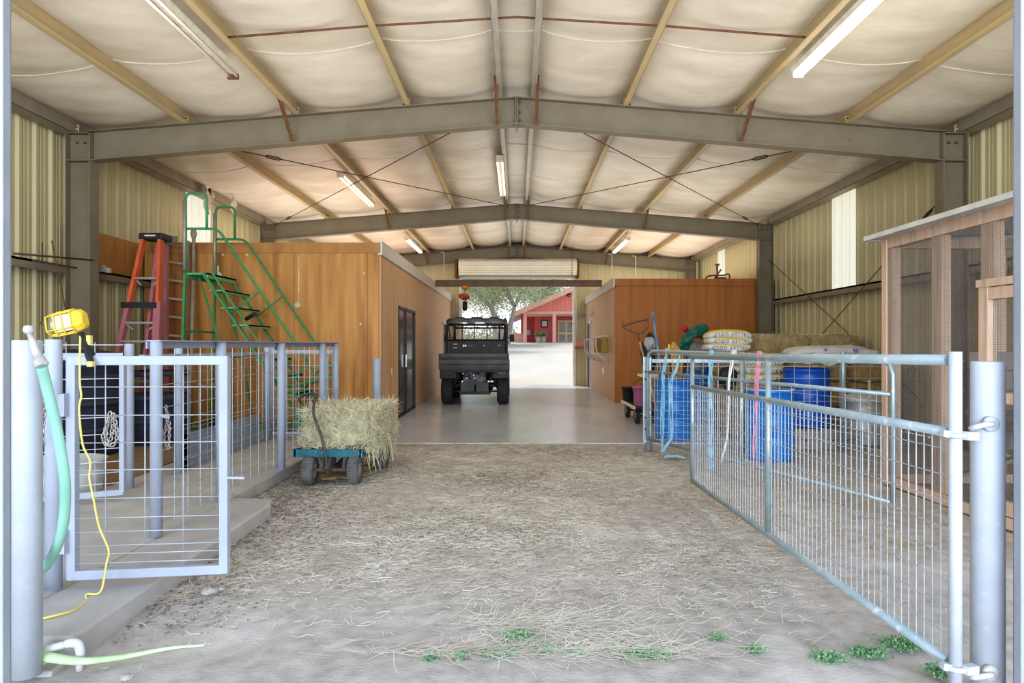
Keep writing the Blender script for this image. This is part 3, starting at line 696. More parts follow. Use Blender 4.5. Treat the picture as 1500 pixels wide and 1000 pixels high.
# hydrant and hose
YH = 2.80
t = thing('hydrant_head','white hydrant valve with a round knob leaning on the bollard','valve',tuple(P(57,535,YH)))
k0 = P(42,484,YH); k1 = P(61,537,YH-.03); d = (k1-k0).normalized()
mb = MB(); mb.lathe([(0,.022),(.016,.02),(.02,.008),(.02,-.004),(.014,-.012),(.006,-.014)],k0,18); mb.build('knob','hydrant',t)
MB().tube([k0-V(0,0,.01),k0.lerp(k1,.25),k0.lerp(k1,.26),k0.lerp(k1,.8)],[.009,.011,.014,.017],14).build('valve_body','hydrant',t)
MB().tube([k0.lerp(k1,.78),k0.lerp(k1,1.0)],.024,8).build('coupling','hydrant',t)
MB().tube([k0.lerp(k1,.9)-V(.03,0,0),k0.lerp(k1,.9)+V(.03,0,0)],.009,8).build('wing_nut','hydrant',t)
pts = [k1,P(68,565,2.80),P(79,610,2.82),P(88,655,2.84),P(95,705,2.86),P(95,745,2.9),P(90,780,2.95),P(80,808,3.02),P(66,830,3.1),P(45,845,3.2),V(-2.4,3.3,.16),V(-2.6,3.4,.13)]
tag(MB().tube(spline(pts,8),.021,14).build('water_hose','mint'),'thick mint green hose drooping from the hydrant valve behind the bollard','hose')
t = thing('drain_pipe','white plastic elbow pipe at the foot of the white bollard','pipe',(-2.0,3.05,0))
e0 = P(40,957,2.97); e1 = P(102,942,2.99); e2 = P(116,948,3.0); e3 = V(P(117,985,3.0).x,3.0,-.03)
MB().tube([e0,e1],.016,14).build('pipe','pvc',t); MB().tube([e2-V(0,0,.03),e3],.016,14).build('pipe','pvc',t)
MB().tube(spline([e1-V(.015,0,.002),e1+V(.012,0,.002),P(114,943,3.0),e2+V(.004,0,-.012),e2+V(.004,0,-.04)],5),.0195,14).build('elbow','pvc',t)
pts = [P(45,961,2.97),P(75,963,2.95),P(120,968,2.96),P(180,962,3.02),P(250,953,3.11),P(300,950,3.14)]
sp = spline(pts,8); mb = MB(); n = len(sp)
for p in sp: p.z = max(p.z,.02)
mb.grid(n,10,lambda i,j: sp[i]+V(0,math.cos(2*math.pi*j/9)*(.030*(1-i/n)**.8+.004), math.sin(2*math.pi*j/9)*(.020*(1-i/n)**1.2+.004)))
tag(mb.build('water_hose','lime'),'flattened lime green hose lying on the dirt at the bottom left','hose')
mb = MB(); mb.cbox(P(73,975,3.0)+V(0,0,-.05),(.08,.1,.1)); tag(mb.build('concrete_block','concwalk',bevel=.01),'rough concrete block under the white elbow pipe','block')
# things in the left pen
def tub(name, c, r, h, mat, parent=None, n=36, taper=.93):
    mb = MB(); mb.lathe([(0,.012),(r*taper-.02,.012),(r*taper,.03),(r*.97,h*.6),(r,h-.02),(r+.018,h-.01),(r+.018,h),(r-.012,h),(r*taper-.03,.04),(0,.04)],c,n); return mb.build(name,mat,parent)
for c,r,h,lab in (((-5.2,6.6,.1),.55,1.12,'dark navy round tank in the left pen nearest the gate'),((-5.2,7.95,.1),.55,1.2,'dark navy round tank in the left pen in front of the stepladder'),((-4.75,8.95,.1),.42,.62,'low dark navy tank added for the shadow at the foot of the stepladder')):  # the low third tank is added to stand in for shadow under the ladder
    t = thing('water_tank',lab,'tank',c,'dark tanks in the pen'); tub('tank',c,r,h,'tankdark',t)
    mb = MB()
    for z in (.3,.6,.9): mb.lathe([(r*.97+.004,0),(r+.012,.015),(r+.012,.045),(r*.97+.004,.06)],(c[0],c[1],c[2]+z),36)
    mb.build('hoop','tankdark',t); MB().lathe([(0,.05),(r*.5,.045),(r*.98,0),(0,0)],(c[0],c[1],c[2]+h),36).build('lid','black',t)
c = (-4.72,5.75,.1); t = thing('feed_tub','black plastic tub on the floor of the left pen beside the inner gate','tub',c); tub('tub',c,.28,.5,'black',t)
c = (-4.0,5.95,.1); t = thing('feed_tub','galvanised tub low behind the small open gate','tub',c); tub('tub',c,.36,.30,'can',t)
t = thing('storage_bench','grey plank bench with dark shelves along the left pen wall','bench',(-5.9,6.0,.1))
MB().box((-6.15,4.2,1.08),(-5.8,8.8,1.12)).build('top','lumbergrey',t); MB().box((-6.15,4.2,.5),(-5.82,6.0,.54)).build('shelf','lumbergrey',t)
for y in (4.3,8.6): MB().box((-5.9,y,.1),(-5.82,y+.08,1.08)).build('leg','lumbergrey',t)
mb = MB(); mb.box((-4.95,6.3,.1),(-3.75,9.6,.13))
tag(mb.build('floor_board','board'),'brown wooden platform on the pen floor behind the small gate','platform')
mb = MB(); mb.box((-3.52,7.2,.1),(-3.47,9.2,.46)); mb.box((-3.56,7.2,.1),(-3.47,7.24,.46)); mb.box((-3.56,9.16,.1),(-3.47,9.2,.46))
tag(mb.build('kick_board','cardblue'),'low blue grey kick board along the foot of the inner pen fence','board')
# red stepladder leaning in the corner
def ladder_rail(mb,a,b,w,dpt): mb.bar(a,b,w,dpt,(0,1,0))
YL_ = 9.95
t = thing('stepladder','orange and magenta fibreglass stepladder with a black top, standing in the left corner','ladder',(-5.4,YL_,.1))
la,lb = P(213,352,YL_+.35),P(146,640,YL_-.25); ra,rb = P(238,352,YL_+.35),P(225,640,YL_-.25)
la.y=ra.y=YL_+.3; lb.z=rb.z=.1
f = .33
MB().bar(la,la.lerp(lb,f),.05,.10,(0,1,0)).build('upper_rail','orange',t); MB().bar(ra,ra.lerp(rb,f),.05,.10,(0,1,0)).build('upper_rail','orange',t)
MB().bar(la.lerp(lb,f),lb,.06,.10,(0,1,0)).build('lower_rail','pinkrail',t); MB().bar(ra.lerp(rb,f),rb,.10,.10,(0,1,0)).build('lower_rail','pinkrail',t)
MB().bar(la+V(.09,.25,-.05),lb+V(.22,.55,0),.05,.07,(0,1,0)).build('rear_rail','pinkrail',t); MB().bar(ra+V(-.05,.25,-.05),rb+V(-.1,.55,0),.05,.07,(0,1,0)).build('rear_rail','pinkrail',t)
mb = MB(); c = (la+ra)/2; mb.cbox(c+V(0,.1,.05),(.36,.32,.10)); mb.build('top_cap','black',t,bevel=.02)
mb = MB(); mb.cbox(c+V(0,-.064,.055),(.16,.006,.022)); mb.build('cap_slot','trimwhite',t)
k = 0
for fr in (.205,.345,.435,.53,.63,.73,.83,.93):
    a = la.lerp(lb,fr); b = ra.lerp(rb,fr)
    if fr == .345:
        MB().bar(a+V(-.07,-.06,0),b+V(.0,-.06,0),.06,.085).build('spreader_band','black',t); continue
    mb = MB(); mb.bar(a,b,.09,.03); mb.bar(a+V(.03,0,-.03),a.lerp(b,.25)+V(0,0,-.10),.015,.02); mb.bar(b+V(-.03,0,-.03),b.lerp(a,.25)+V(0,0,-.10),.015,.02)
    mb.build('step','alu',t)
    if fr in (.205,.435,.63,.83):
        a2=(la+V(.09,.25,-.05)).lerp(lb+V(.22,.55,0),fr+.015); b2=(ra+V(-.05,.25,-.05)).lerp(rb+V(-.1,.55,0),fr+.015)
        MB().bar(a2,b2,.03,.03).build('rear_bar','alu',t)
# grey ladder against the plywood
YG = 11.0
t = thing('straight_ladder','weathered grey straight ladder propped against the plywood behind the green stairs','ladder',(-5.45,YG,.1))
a0,a1 = P(246,348,YG+.25),V(-5.62,YG-.35,.1); b0,b1 = P(277,354,YG+.25),V(-5.27,YG-.35,.1); a0.y=b0.y=YG+.22
MB().bar(a0,a1,.06,.08,(0,1,0)).build('rail','ladgrey',t); MB().bar(b0,b1,.05,.08,(0,1,0)).build('rail','ladgrey',t)
L_ = (a0-a1).length; s_ = .1
while s_ < L_-.1:
    fr = s_/L_; MB().bar(a0.lerp(a1,fr),b0.lerp(b1,fr),.035,.035).build('rung','ladgrey',t); s_ += .305
mb = MB(); mb.tube([b0+V(.09,0,-.4),b0+V(.09,-.0,.05),b0+V(.09,0,.13),b0+V(.09,0,.2)],[.03,.03,.055,.03],10)
mb.tube([b0+V(.09,0,-.4),V(-5.13,YG-.3,.1)],.03,10); tag(mb.build('wood_pole','ladgrey'),'rounded wooden pole standing behind the right rail of the straight ladder','pole')
mb = MB(); g0 = P(250,352,YG)
for i in range(9): mb.tube(spline([g0+V(-.05+.02*i,-.1,.07-.01*i),g0+V(.03*i-.06,-.14,.04),g0+V(.025*i-.02,-.15,-.06-.01*(i%3))],4),.012,6)
tag(mb.build('work_glove','ladgrey'),'grey work glove hung over the top of the straight ladder','glove')
# green rolling stairs
t = thing('rolling_stairs','tall green rolling warehouse stairs with two hooped handrails in front of the plywood room','stairs',(-4.0,10.5,.1))
NY,FYY = 10.0,11.0
def hoop(Y,sx=0):
    x0 = (272-757)*.0100+.0; x1 = x0+.31; zt_=3.62; zb_=3.10; r=.07
    pts = [V(x0,Y,2.45),V(x0,Y,zb_),V(x0,Y,zt_-r),V(x0+r*.3,Y,zt_-r*.3),V(x0+r,Y,zt_),V(x1-r,Y,zt_),V(x1-r*.3,Y,zt_-r*.3),V(x1,Y,zt_-r),V(x1,Y,zb_)]
    return MB().tube(pts,.019,8)
for Y in (NY,FYY):
    hoop(Y).build('guard_hoop','green',t)
    MB().tube(spline([V(-4.83,Y,3.1),V(-4.55,Y,3.1),V(-4.42,Y,3.09),V(-4.33,Y,3.03),V(-4.22,Y,2.87),V(-3.6,Y,1.95),V(-3.0,Y,1.06),V(-2.96,Y,.96),V(-3.02,Y,.88),V(-3.3,Y,.78)],6),.019,8).build('handrail','green',t)
    MB().bar(V(-4.60,Y,2.46),V(-3.06,Y,.14),.03,.06,(0,1,0)).build('stringer','green',t)
    MB().bar(V(-4.86,Y,2.45),V(-4.93,Y,.16),.035,.035).build('rear_leg','green',t)
    MB().tube([V(-4.20,Y,1.85),V(-3.77,Y,2.18)],.014,6).build('rail_brace','green',t)
    MB().tube([V(-3.42,Y,.69+.0),V(-3.08,Y,1.12)],.014,6).build('rail_brace','green',t)
    MB().tube([V(-4.86,Y-.02,2.5),V(-4.86,Y-.02,3.52)],.022,8).build('post_sleeve','alu',t)
    MB().bar(V(-4.93,Y,.17),V(-3.05,Y,.17),.035,.035).build('base_rail','green',t)
MB().bar(V(-4.5,NY+.02,2.5),V(-2.95,NY+.02,.2),.022,.03,(0,1,0)).build('guard_rail','green',t)
mb = MB(); mb.box((-4.88,NY,2.43),(-4.52,FYY,2.455)); mb.box((-4.88,NY,2.38),(-4.84,FYY,2.455)); mb.box((-4.56,NY,2.38),(-4.52,FYY,2.455)); mb.build('platform','greenlight',t)
for k in range(8):
    z = 2.2-.255*k; x = -4.60+(2.46-z)/1.507
    mb = MB(); mb.box((x-.09,NY+.02,z-.012),(x+.13,FYY-.02,z+.008)); mb.box((x+.115,NY+.02,z-.04),(x+.13,FYY-.02,z+.008)); mb.build('tread','greenlight',t)
for x,z in ((-4.9,.17),(-4.88,1.6),(-3.06,.17)): MB().bar(V(x,NY,z),V(x,FYY,z),.03,.03).build('cross_bar','green',t)
for Y in (NY+.15,FYY-.15): MB().tube([V(-4.72,Y,2.4),V(-4.35,Y,1.2),V(-4.2,Y,.2)],.016,6).build('middle_leg','green',t)
MB().tube([V(-4.36,NY+.15,1.2),V(-4.36,FYY-.15,1.2)],.014,6).build('cross_bar','green',t)
mb = MB(); mb.box((-3.3,NY+.06,.18),(-3.14,FYY-.06,.46)); mb.build('foot_plate','green',t)
for x in (-4.9,-3.1):
    for Y in (NY,FYY): MB().lathe([(0,-.02),(.055,-.02),(.06,-.01),(.06,.01),(.055,.02),(0,.02)],(x,Y,.16),16,'Y').build('caster','rubber',t)
mb = MB(); mb.tube([P(361,467,10.45),P(366,464,10.4),P(374,459,10.3)],.03,8); mb.build('strap','black',t)
# ------------------------------------------------------------------ cart with the hay bale
def bale_mesh(dx,dy,dz,seed):
    r = random.Random(seed); nx,ny,nz = 14,9,8; mb = MB()
    def disp(p):
        v = Vector(p); q = .5
        n = Vector((math.sin(9*v.y+seed)+math.sin(14*v.z),math.sin(8*v.x+seed)+math.sin(13*v.z+1),math.sin(10*v.x)+math.sin(12*v.y+seed)))*.012
        ex,ey,ez = abs(v.x)/(dx/2),abs(v.y)/(dy/2),abs(v.z)/(dz/2)
        rnd = 1-.045*((ex*ey)**4+(ey*ez)**4+(ex*ez)**4)
        return v*rnd+n
    def face(na,nb,fn): mb.grid(na,nb,lambda i,j: disp(fn(i/(na-1)-.5,j/(nb-1)-.5)))
    for s in (-1,1):
        face(nx,nz,lambda a,b:(a*dx*s,-dy/2*s,b*dz)); face(ny,nz,lambda a,b:(dx/2*s,a*dy*s,b*dz)); face(nx,ny,lambda a,b:(a*dx*s,b*dy,dz/2*s))
    return mb
def bale_strands(dx,dy,dz,n,ln=.13,w=.006,up=False):
    pts=[];dr=[]
    areas = np.array([dx*dz,dx*dz,dy*dz,dy*dz,dx*dy*1.2,dx*dy*.15]); pick = RNG.choice(6,size=n,p=areas/areas.sum())
    u = RNG.uniform(-.5,.5,(n,3)); base = u*np.array([dx,dy,dz]); nrm = np.zeros((n,3))
    for k,(ax,s) in enumerate(((1,-1),(1,1),(0,1),(0,-1),(2,1),(2,-1))):
        sel = pick==k; base[sel,ax] = s*(dx,dy,dz)[ax]/2*.985; nrm[sel,ax] = s
    d = RNG.normal(size=(n,3)); d -= nrm*(d*nrm).sum(1,keepdims=True)*.8
    d = unit(d); d = unit(d+nrm*RNG.uniform(.02,.5,(n,1))); d[:,2] -= .15; d = unit(d)
    mb = MB(); mb.quads(strands(n,base,d,RNG.uniform(.4,1.1,n)*ln,w,.5)); return mb
CY = 7.15; cx = -1.60
cart = thing('garden_cart','teal flat deck garden cart on four grey tyres, loaded with a fresh bale','cart',(-1.68,7.2,0))
f0 = P(433,668,6.95); # front left corner of the deck
dz0 = .335
mb = MB(); poly = [(-2.235,6.86),(-1.565,6.86),(-1.50,8.05),(-2.17,8.05)]
mb.prism(poly,dz0-.035,dz0,2); mb.prism([(-2.235,6.85),(-1.565,6.85),(-1.565,6.88),(-2.235,6.88)],dz0-.06,dz0+.015,2); mb.prism([(-2.25,6.85),(-2.22,6.85),(-2.155,8.05),(-2.185,8.05)],dz0-.06,dz0+.015,2); mb.prism([(-1.58,6.85),(-1.55,6.85),(-1.485,8.05),(-1.515,8.05)],dz0-.06,dz0+.015,2); mb.prism([(-2.185,8.03),(-1.485,8.03),(-1.485,8.06),(-2.185,8.06)],dz0-.06,dz0+.015,2)
mb.build('deck','teal',cart)
def wheel(parent,c,r,w,rim='alu',name='wheel',tyre='rubber'):
    mb = MB(); s = w/2
    mb.lathe([(r*.55,-s*.9),(r*.85,-s),(r*.97,-s*.7),(r,-s*.3),(r,s*.3),(r*.97,s*.7),(r*.85,s),(r*.55,s*.9)],c,28,'X')
    for k in range(28):
        a = 2*math.pi*k/28
        mb.cbox((c[0],c[1]+math.cos(a)*r,c[2]+math.sin(a)*r),(w*.8,r*.1,r*.05),mat=Matrix.Rotation(a+math.pi/2,3,'X'))
    o = mb.build(name,tyre,parent)
    MB().lathe([(0,-s*.5),(r*.2,-s*.6),(r*.25,-s*.4),(r*.5,-s*.5),(r*.57,-s*.92),(r*.57,s*.92),(r*.5,s*.5),(r*.25,s*.4),(r*.2,s*.6),(0,s*.5)],c,20,'X').build('rim',rim,o)
    return o
for c in ((-2.085,6.88,.14),(-1.635,6.90,.14),(-2.14,7.78,.155),(-1.535,7.80,.155)): wheel(cart,c,.148 if c[1]<7.5 else .165,.115,tyre='dustyrubber')
mb = MB(); mb.bar((-2.085,6.9,.14),(-1.635,6.9,.14),.03,.03); mb.bar((-2.14,7.78,.155),(-1.535,7.80,.155),.03,.03); mb.bar((-1.86,6.9,.14),(-1.85,7.8,.2),.03,.05)
for x in (-1.97,-1.75): mb.bar((x,6.9,.14),(x,6.95,.3),.03,.02)
mb.bar((-2.0,7.78,.15),(-1.97,7.7,.3),.03,.03); mb.bar((-1.68,7.78,.15),(-1.7,7.7,.3),.03,.03)
mb.build('axle_frame','handle',cart)
YHn = 6.78
mb = MB(); mb.tube(spline([P(479,690,YHn),P(477,668,YHn),P(471,640,YHn),P(462,615,YHn),P(459,600,YHn-.02),P(463,577,YHn-.05)],5),.013,8)
mb.build('tow_bar','handle',cart)
mb = MB(); mb.tube(spline([P(440,590,YHn-.08),P(439,584,YHn-.06),P(444,579,YHn-.05),P(462,577,YHn-.05),P(464,584,YHn-.05)],5),.012,8); mb.build('grip','black',cart)
mb = MB(); mb.bar(P(478,688,6.75),P(485,668,6.9),.04,.03); mb.bar(P(479,692,6.75),P(490,672,6.95),.03,.05); mb.build('steering_fork','handle',cart)
BX,BY,BZ = .66,1.10,.37
HB = thing('hay_bale','loose pale green hay bale lying on the teal cart','hay bale',(-1.80,7.46,dz0))
c0 = V(-1.80,7.46,dz0+BZ/2+.022)
def shift(mb,c,rz=0):
    R_ = Matrix.Rotation(rz,3,'Z'); mb.v = [tuple(R_@Vector(v)+c) for v in mb.v]; return mb
shift(bale_mesh(BX,BY,BZ,3),c0,-.03).build('bale','hay',HB)
o = shift(bale_strands(BX*1.03,BY*1.02,BZ*1.03,11000,.13,.0045),c0,-.03)
n = 260; base = np.stack([RNG.uniform(BX/2-.05,BX/2+.04,n),RNG.uniform(-BY/2,BY/2,n),RNG.uniform(-.25,.15,n)],1); dr = unit(np.stack([RNG.uniform(-.1,.35,n),RNG.uniform(-.4,.4,n),-np.ones(n)],1))
mb2 = MB(); mb2.quads(strands(n,base,dr,RNG.uniform(.1,.3,n),.006,.5)); shift(mb2,c0,-.03); o.add(mb2.v,mb2.f)
tag(o.build('hay_strands','haystrand',HB),kind='stuff')
# ================================================================== RIGHT SIDE
t = thing('bollard','thick white pipe gate post at the right jamb','post',(1.83,2.65,0),'thick pipe bollards')
capped_post(1.828,2.65,0,1.336,.058,'pipe','whitepaint',t,28)
for z,dy in ((1.10,0),(.155,0)):
    mb = MB(); mb.lathe([(0,-.01),(.028,-.01),(.03,0),(.03,.012),(0,.012)],(1.80,2.592,z),16,'Y'); mb.tube(spline([(1.80,2.58,z),(1.765,2.57,z+.0),(1.735,2.58,z-.01),(1.728,2.6,z-.02)],5),.011,8)
    mb.build('hinge_pin','whitepaint' if z>.5 else 'hydrant',t)
def gate_pt(A,B,u,z): p = A.lerp(B,u); return V(p.x,p.y,z)
def big_gate(t,A,B,zA0,zA1,zB0,zB1,r,zmid,pitch_v,pitch_h,bow,label_mat='galvtube',upper=False):
    L_ = (B-A).length
    def g(u,f): return gate_pt(A,B,u,(zA0+(zB0-zA0)*u)+f*((zA1-zA0)+((zB1-zB0)-(zA1-zA0))*u))
    if bow:
        R_ = .10/L_; rf = .10
        path = [g(0,0),g(0,1-rf),g(R_*.3,1-rf*.3),g(R_,1),g(1-R_,1),g(1-R_*.3,1-rf*.3),g(1,1-rf),g(1,0)]
        MB().tube(path,r,12).build('bow_frame',label_mat,t); MB().tube([g(0,0),g(1,0)],r*.9,10).build('bottom_rail',label_mat,t)
    else:
        MB().tube([g(0,1),g(1,1)],r,14).build('top_rail',label_mat,t); MB().tube([g(0,0),g(1,0)],r,14).build('bottom_rail',label_mat,t)
        MB().tube([g(1,-.02),g(1,1.02)],r*.92,14).build('end_post',label_mat,t)
    MB().tube([g(0,zmid),g(1,zmid)],r*.92,12).build('middle_rail',label_mat,t)
    MB().tube([g(.5,0),g(.5,1)],r*.85,12).build('centre_post',label_mat,t)
    mb = MB(); u = pitch_v/L_/2
    n = int(L_/pitch_v)
    for i in range(1,n): mb.bar(g(i/n,0),g(i/n,zmid if not upper or i%2 else zmid),.0038,.0038)
    H_ = zA1-zA0; m_ = int(H_*zmid/pitch_h)
    for j in range(1,m_+1): mb.bar(g(0,j*pitch_h/H_),g(1,j*pitch_h/H_),.0038,.0038)
    mb.build('wire_infill','wire',t); return g
A = V(1.632,2.575,0); B = V(1.582,6.15,0)
t = thing('livestock_gate','long galvanised wire gate swung open along the right of the aisle nearest the camera','gate',(1.7,2.56,0),'galvanised livestock gates')
g1 = big_gate(t,A,B,.205,1.343,.175,1.293,.021,.76,.052,.1,False)
xp = 1.632
MB().tube([V(xp,2.54,.10),V(xp,2.54,1.375)],.0225,20).build('hinge_post','whitepaint',t)
for z in (1.065,.20):
    mb = MB(); mb.tube([V(xp+.027*math.cos(a),2.54+.027*math.sin(a),z) for a in [2*math.pi*q/12 for q in range(12)]],.011,6,closed=True); mb.bar(V(xp+.02,2.52,z),V(xp+.075,2.54,z-.004),.03,.03); mb.bar(V(xp-.05,2.54,z+.008),V(xp-.01,2.54,z),.025,.025); mb.build('hinge_clamp','whitepaint',t)
# second gate
A2 = V(1.70,8.86,0); B2 = V(3.03,5.5,0)
t = thing('livestock_gate','galvanised bow ended gate standing ajar behind the nearest one, hung with coloured twine','gate',(1.7,8.86,0),'galvanised livestock gates')
g2 = big_gate(t,A2,B2,.185,1.325,.13,1.275,.021,.76,.152,.1,True)
t = thing('hinge_post','galvanised hinge post with a drilled plate at the edge of the concrete','post',(1.69,8.98,0))
capped_post(1.74,9.02,-.0,.34,.05,'stub','galvtube',t); MB().box((1.655,8.93,.12),(1.70,8.97,1.24)).build('drilled_plate','galvtube',t)
mb = MB()
for z in (.3,.45,.95,1.05): mb.lathe([(0,-.006),(.012,-.006),(.012,0)],(1.68,8.93,z),8,'Y')
mb.build('bolt','darkrod',t); MB().box((1.70,8.93,.2),(1.76,9.06,1.24)).build('hinge_tube','galvtube',t)
# fence behind the barrels
t = thing('pipe_fence','galvanised post and stock panel fence behind the front blue barrel','fence',(3.6,9.0,0))
for x in (2.98,4.31,5.65): capped_post(x,9.02,-.01,1.31,.036,'post','galvtube',t)
mb = MB(); mb.bar((1.78,9.02,1.19),(5.9,9.02,1.19),.05,.045); mb.build('top_rail','galvtube',t)
mb = MB(); x = 1.85
while x < 5.9: mb.bar((x,8.98,.1),(x,8.98,1.22),.005,.005); x += .2
for z in HZ: mb.bar((1.78,8.98,z),(5.9,8.98,z),.005,.005)
mb.build('wire_panel','wire',t)
mb = MB(); chain([P(1273,560,6.0),P(1274,620,5.98),P(1274,660,5.98),P(1271,700,5.98)],mb,.03,.004); tag(mb.build('gate_chain','chain'),'chain dangling from the middle rail of the bow ended gate','chain')
# twine bundles
def twine(label,mat,pts,n,spread,r=.004,knot=None):
    t = thing('twine_bundle',label,'twine',tuple(pts[0]),'baling twine tied on the gates'); mb = MB()
    for k in range(n):
        o = [Vector((random.uniform(-1,1),random.uniform(-.6,.6),0))*spread*(.3+.7*min(1,i)) for i in range(len(pts))]
        mb.tube(spline([p+q for p,q in zip(pts,o)],4),r,5)
    mb.build('strings',mat,t)
    mb = MB(); c = pts[0]; 
    for q in range(4): mb.tube([c+V(.012*q-.02+.026*math.sin(0),.026*math.cos(a),.026*math.sin(a)) for a in [2*math.pi*w_/10 for w_ in range(10)]],.0045,5,closed=True)
    mb.build('knot',mat,t)
twine('light blue twine tied near the bowed end of the rear gate','bluestring',[P(977,513,8.6),P(975,525,8.5),P(972,548,8.5),P(971,580,8.5),P(970,625,8.5),P(971,655,8.5),P(970,662,8.5)],8,.022)
twine('longer blue twine bunch with loose ends trailing on the dirt','bluestring',[P(997,516,8.3),P(990,540,8.2),P(983,560,8.2),P(983,605,8.2),P(984,640,8.2),P(978,650,8.2),P(972,662,8.2)],8,.022)
twine('thick blue twine bunch seen through the near gate mesh','bluestring',[P(1042,516,7.6),P(1041,530,7.5),P(1041,560,7.5),P(1042,620,7.5),P(1042,660,7.5),P(1043,690,7.5)],12,.028)
twine('white twine strap slanting down on the rear gate','whitestring',[P(1075,516,7.1),P(1072,530,7.05),P(1068,560,7.05),P(1068,610,7.05),P(1066,640,7.05),P(1057,675,7.05)],6,.014)
twine('pink twine hanging beside the centre post of the near gate','pinkstring',[P(1112,518,6.8),P(1111,530,6.75),P(1108,565,6.75),P(1107,610,6.75),P(1105,650,6.75),P(1103,690,6.75)],7,.018)
mb = MB(); c = P(988,671,8.3); c.z=.03
for k in range(14):
    a = random.uniform(0,6.28); mb.tube(spline([c+V(math.cos(a)*.12,math.sin(a)*.1,0),c+V(random.uniform(-.08,.08),random.uniform(-.08,.08),.02),c+V(-math.cos(a)*.13,math.sin(a)*.1,.0)],5),.004,5)
tag(mb.build('twine_heap','bluestring'),'tangle of loose blue twine on the ground under the rear gate','twine')
# barrels
def barrel(label,x,y,z,r,h,mat,topband=False):
    t = thing('barrel',label,'barrel',(x,y,z),'blue plastic barrels')
    mb = MB(); mb.lathe([(0,.01),(r*.9,.0),(r*.97,.02),(r*.985,.06),(r,.22*h),(r*1.0,.32*h),(r*.975,.335*h),(r*.975,.36*h),(r,.375*h),(r,.63*h),(r*.975,.645*h),(r*.975,.67*h),(r,.685*h),(r,.9*h),(r*.985,.96*h),(r*1.015,.965*h),(r*1.015,h),(r*.95,h),(r*.94,.9*h),(r*.92,.05),(0,.05)],(x,y,z),40)
    mb.build('drum',mat,t)
    MB().lathe([(r*.93,h-.002),(r*1.02,h-.002),(r*1.022,h+.012),(r*.93,h+.012)],(x,y,z),40).build('rim','bagwhite' if topband else mat,t)
    return t
barrel('blue barrel full of tool handles on the concrete beside the hinge post',2.36,10.25,0,.285,.88,'barrel')
barrel('blue barrel behind the light blue twine, farther back beside the dark sacks',3.40,12.55,0,.29,.95,'barrel')
barrel('bright blue barrel standing in front of the stock panel fence',3.12,8.42,-.01,.285,.86,'barrel',True)
barrel('deep blue barrel raised on pallets between the feed bags and the galvanised can',4.08,9.62,.26,.31,.80,'barreldark')
def pallet(label,x0,y0,x1,y1,z,layers=1):
    t = thing('pallet',label,'pallet',((x0+x1)/2,(y0+y1)/2,z),'wooden pallets')
    mb = MB(); n = 6; w = (x1-x0)/n
    for i in range(n): mb.box((x0+i*w,y0,z+.11),(x0+i*w+w*.8,y1,z+.13))
    mb.build('deck_boards','lumbergrey',t)
    for i in range(3):
        yy = y0+(y1-y0-.06)*i/2; MB().box((x0,yy,z),(x1,yy+.06,z+.11)).build('bearer','lumbergrey',t)
pallet('lower grey pallet under the deep blue barrel',3.55,9.2,4.65,10.2,-.01); pallet('upper grey pallet carrying the deep blue barrel',3.55,9.22,4.65,10.18,.125)
t = thing('trash_can','galvanised can with a ribbed side and domed lid beside the chicken coop','can',(4.9,9.7,0))
mb = MB(); r=.285; mb.lathe([(0,.0),(r*.9,0),(r*.92,.03),(r*.95,.2),(r*.97,.22),(r*.95,.24),(r*.97,.45),(r*.99,.47),(r*.97,.49),(r,.62),(r*1.02,.63)],(4.9,9.7,0),40); mb.build('body','can',t)
ld = MB().lathe([(r*1.06,.61),(r*1.06,.65),(r*.95,.665),(r*.6,.70),(0,.715)],(4.9,9.7,0),40).build('lid','can',t)
MB().tube(spline([(4.83,9.68,.70),(4.84,9.68,.76),(4.90,9.68,.78),(4.96,9.68,.76),(4.97,9.68,.70)],4),.012,6).build('handle','darkrod',ld)
# old hay bales
proto = None
def old_bale(label,c,dims,green=False,rz=0,kind=0):
    dx,dy,dz = dims; t = thing('hay_bale',label,'hay bale',(c[0],c[1],c[2]-dz/2),'stacked old hay bales')
    cv = V(*c)
    shift(bale_mesh(dx,dy,dz,int(c[0]*7+c[2]*13+c[1])),cv).build('bale','hayold',t)
    tag(shift(bale_strands(dx,dy,dz,4200,.07,.0045),cv).build('hay_strands','haystrand' if green else 'hayoldstrand',t),kind='stuff')
pos = ['bottom','middle','topmost']
for k in range(3):
    for i,(x,w,s) in enumerate(((4.74,.84,'left'),(5.6,.84,'right'))):
        old_bale('%s brown bale in the %s column of the stack under the white heart bags'%(pos[k].capitalize(),s),(x,11.1,.205+.405*k),(w,.95,.40))
p4 = ['lowest','second','third','topmost']
for k in range(4):
    for i,(x,w,s) in enumerate(((4.69,.9,'behind the feed bags'),(5.62,.9,'against the right wall'))):
        old_bale('%s bale of the rear greenish stack %s'%(p4[k].capitalize(),s),(x,12.5,.2+.395*k),(w,.95,.39),True)
for k in range(3): old_bale('%s brown bale under the upper pair of yellow and white bags'%pos[k].capitalize(),(3.78,11.3,.215+.42*k),(.95,.9,.415))
for k in range(2): old_bale('%s brown bale under the lower three white bags'%['bottom','top'][k].capitalize(),(3.66,10.35,.215+.42*k),(.92,.62,.415))
def crumple(o,strength,size,levels=1):
    sm = o.modifiers.new('sub','SUBSURF'); sm.levels = levels; sm.render_levels = levels; sm.subdivision_type = 'SIMPLE' if levels > 2 else 'CATMULL_CLARK'
    tx = bpy.data.textures.new('crumple','CLOUDS'); tx.noise_scale = size; tx.noise_depth = 3
    dm = o.modifiers.new('folds','DISPLACE'); dm.texture = tx; dm.strength = strength; dm.mid_level = .5; dm.texture_coords = 'LOCAL'
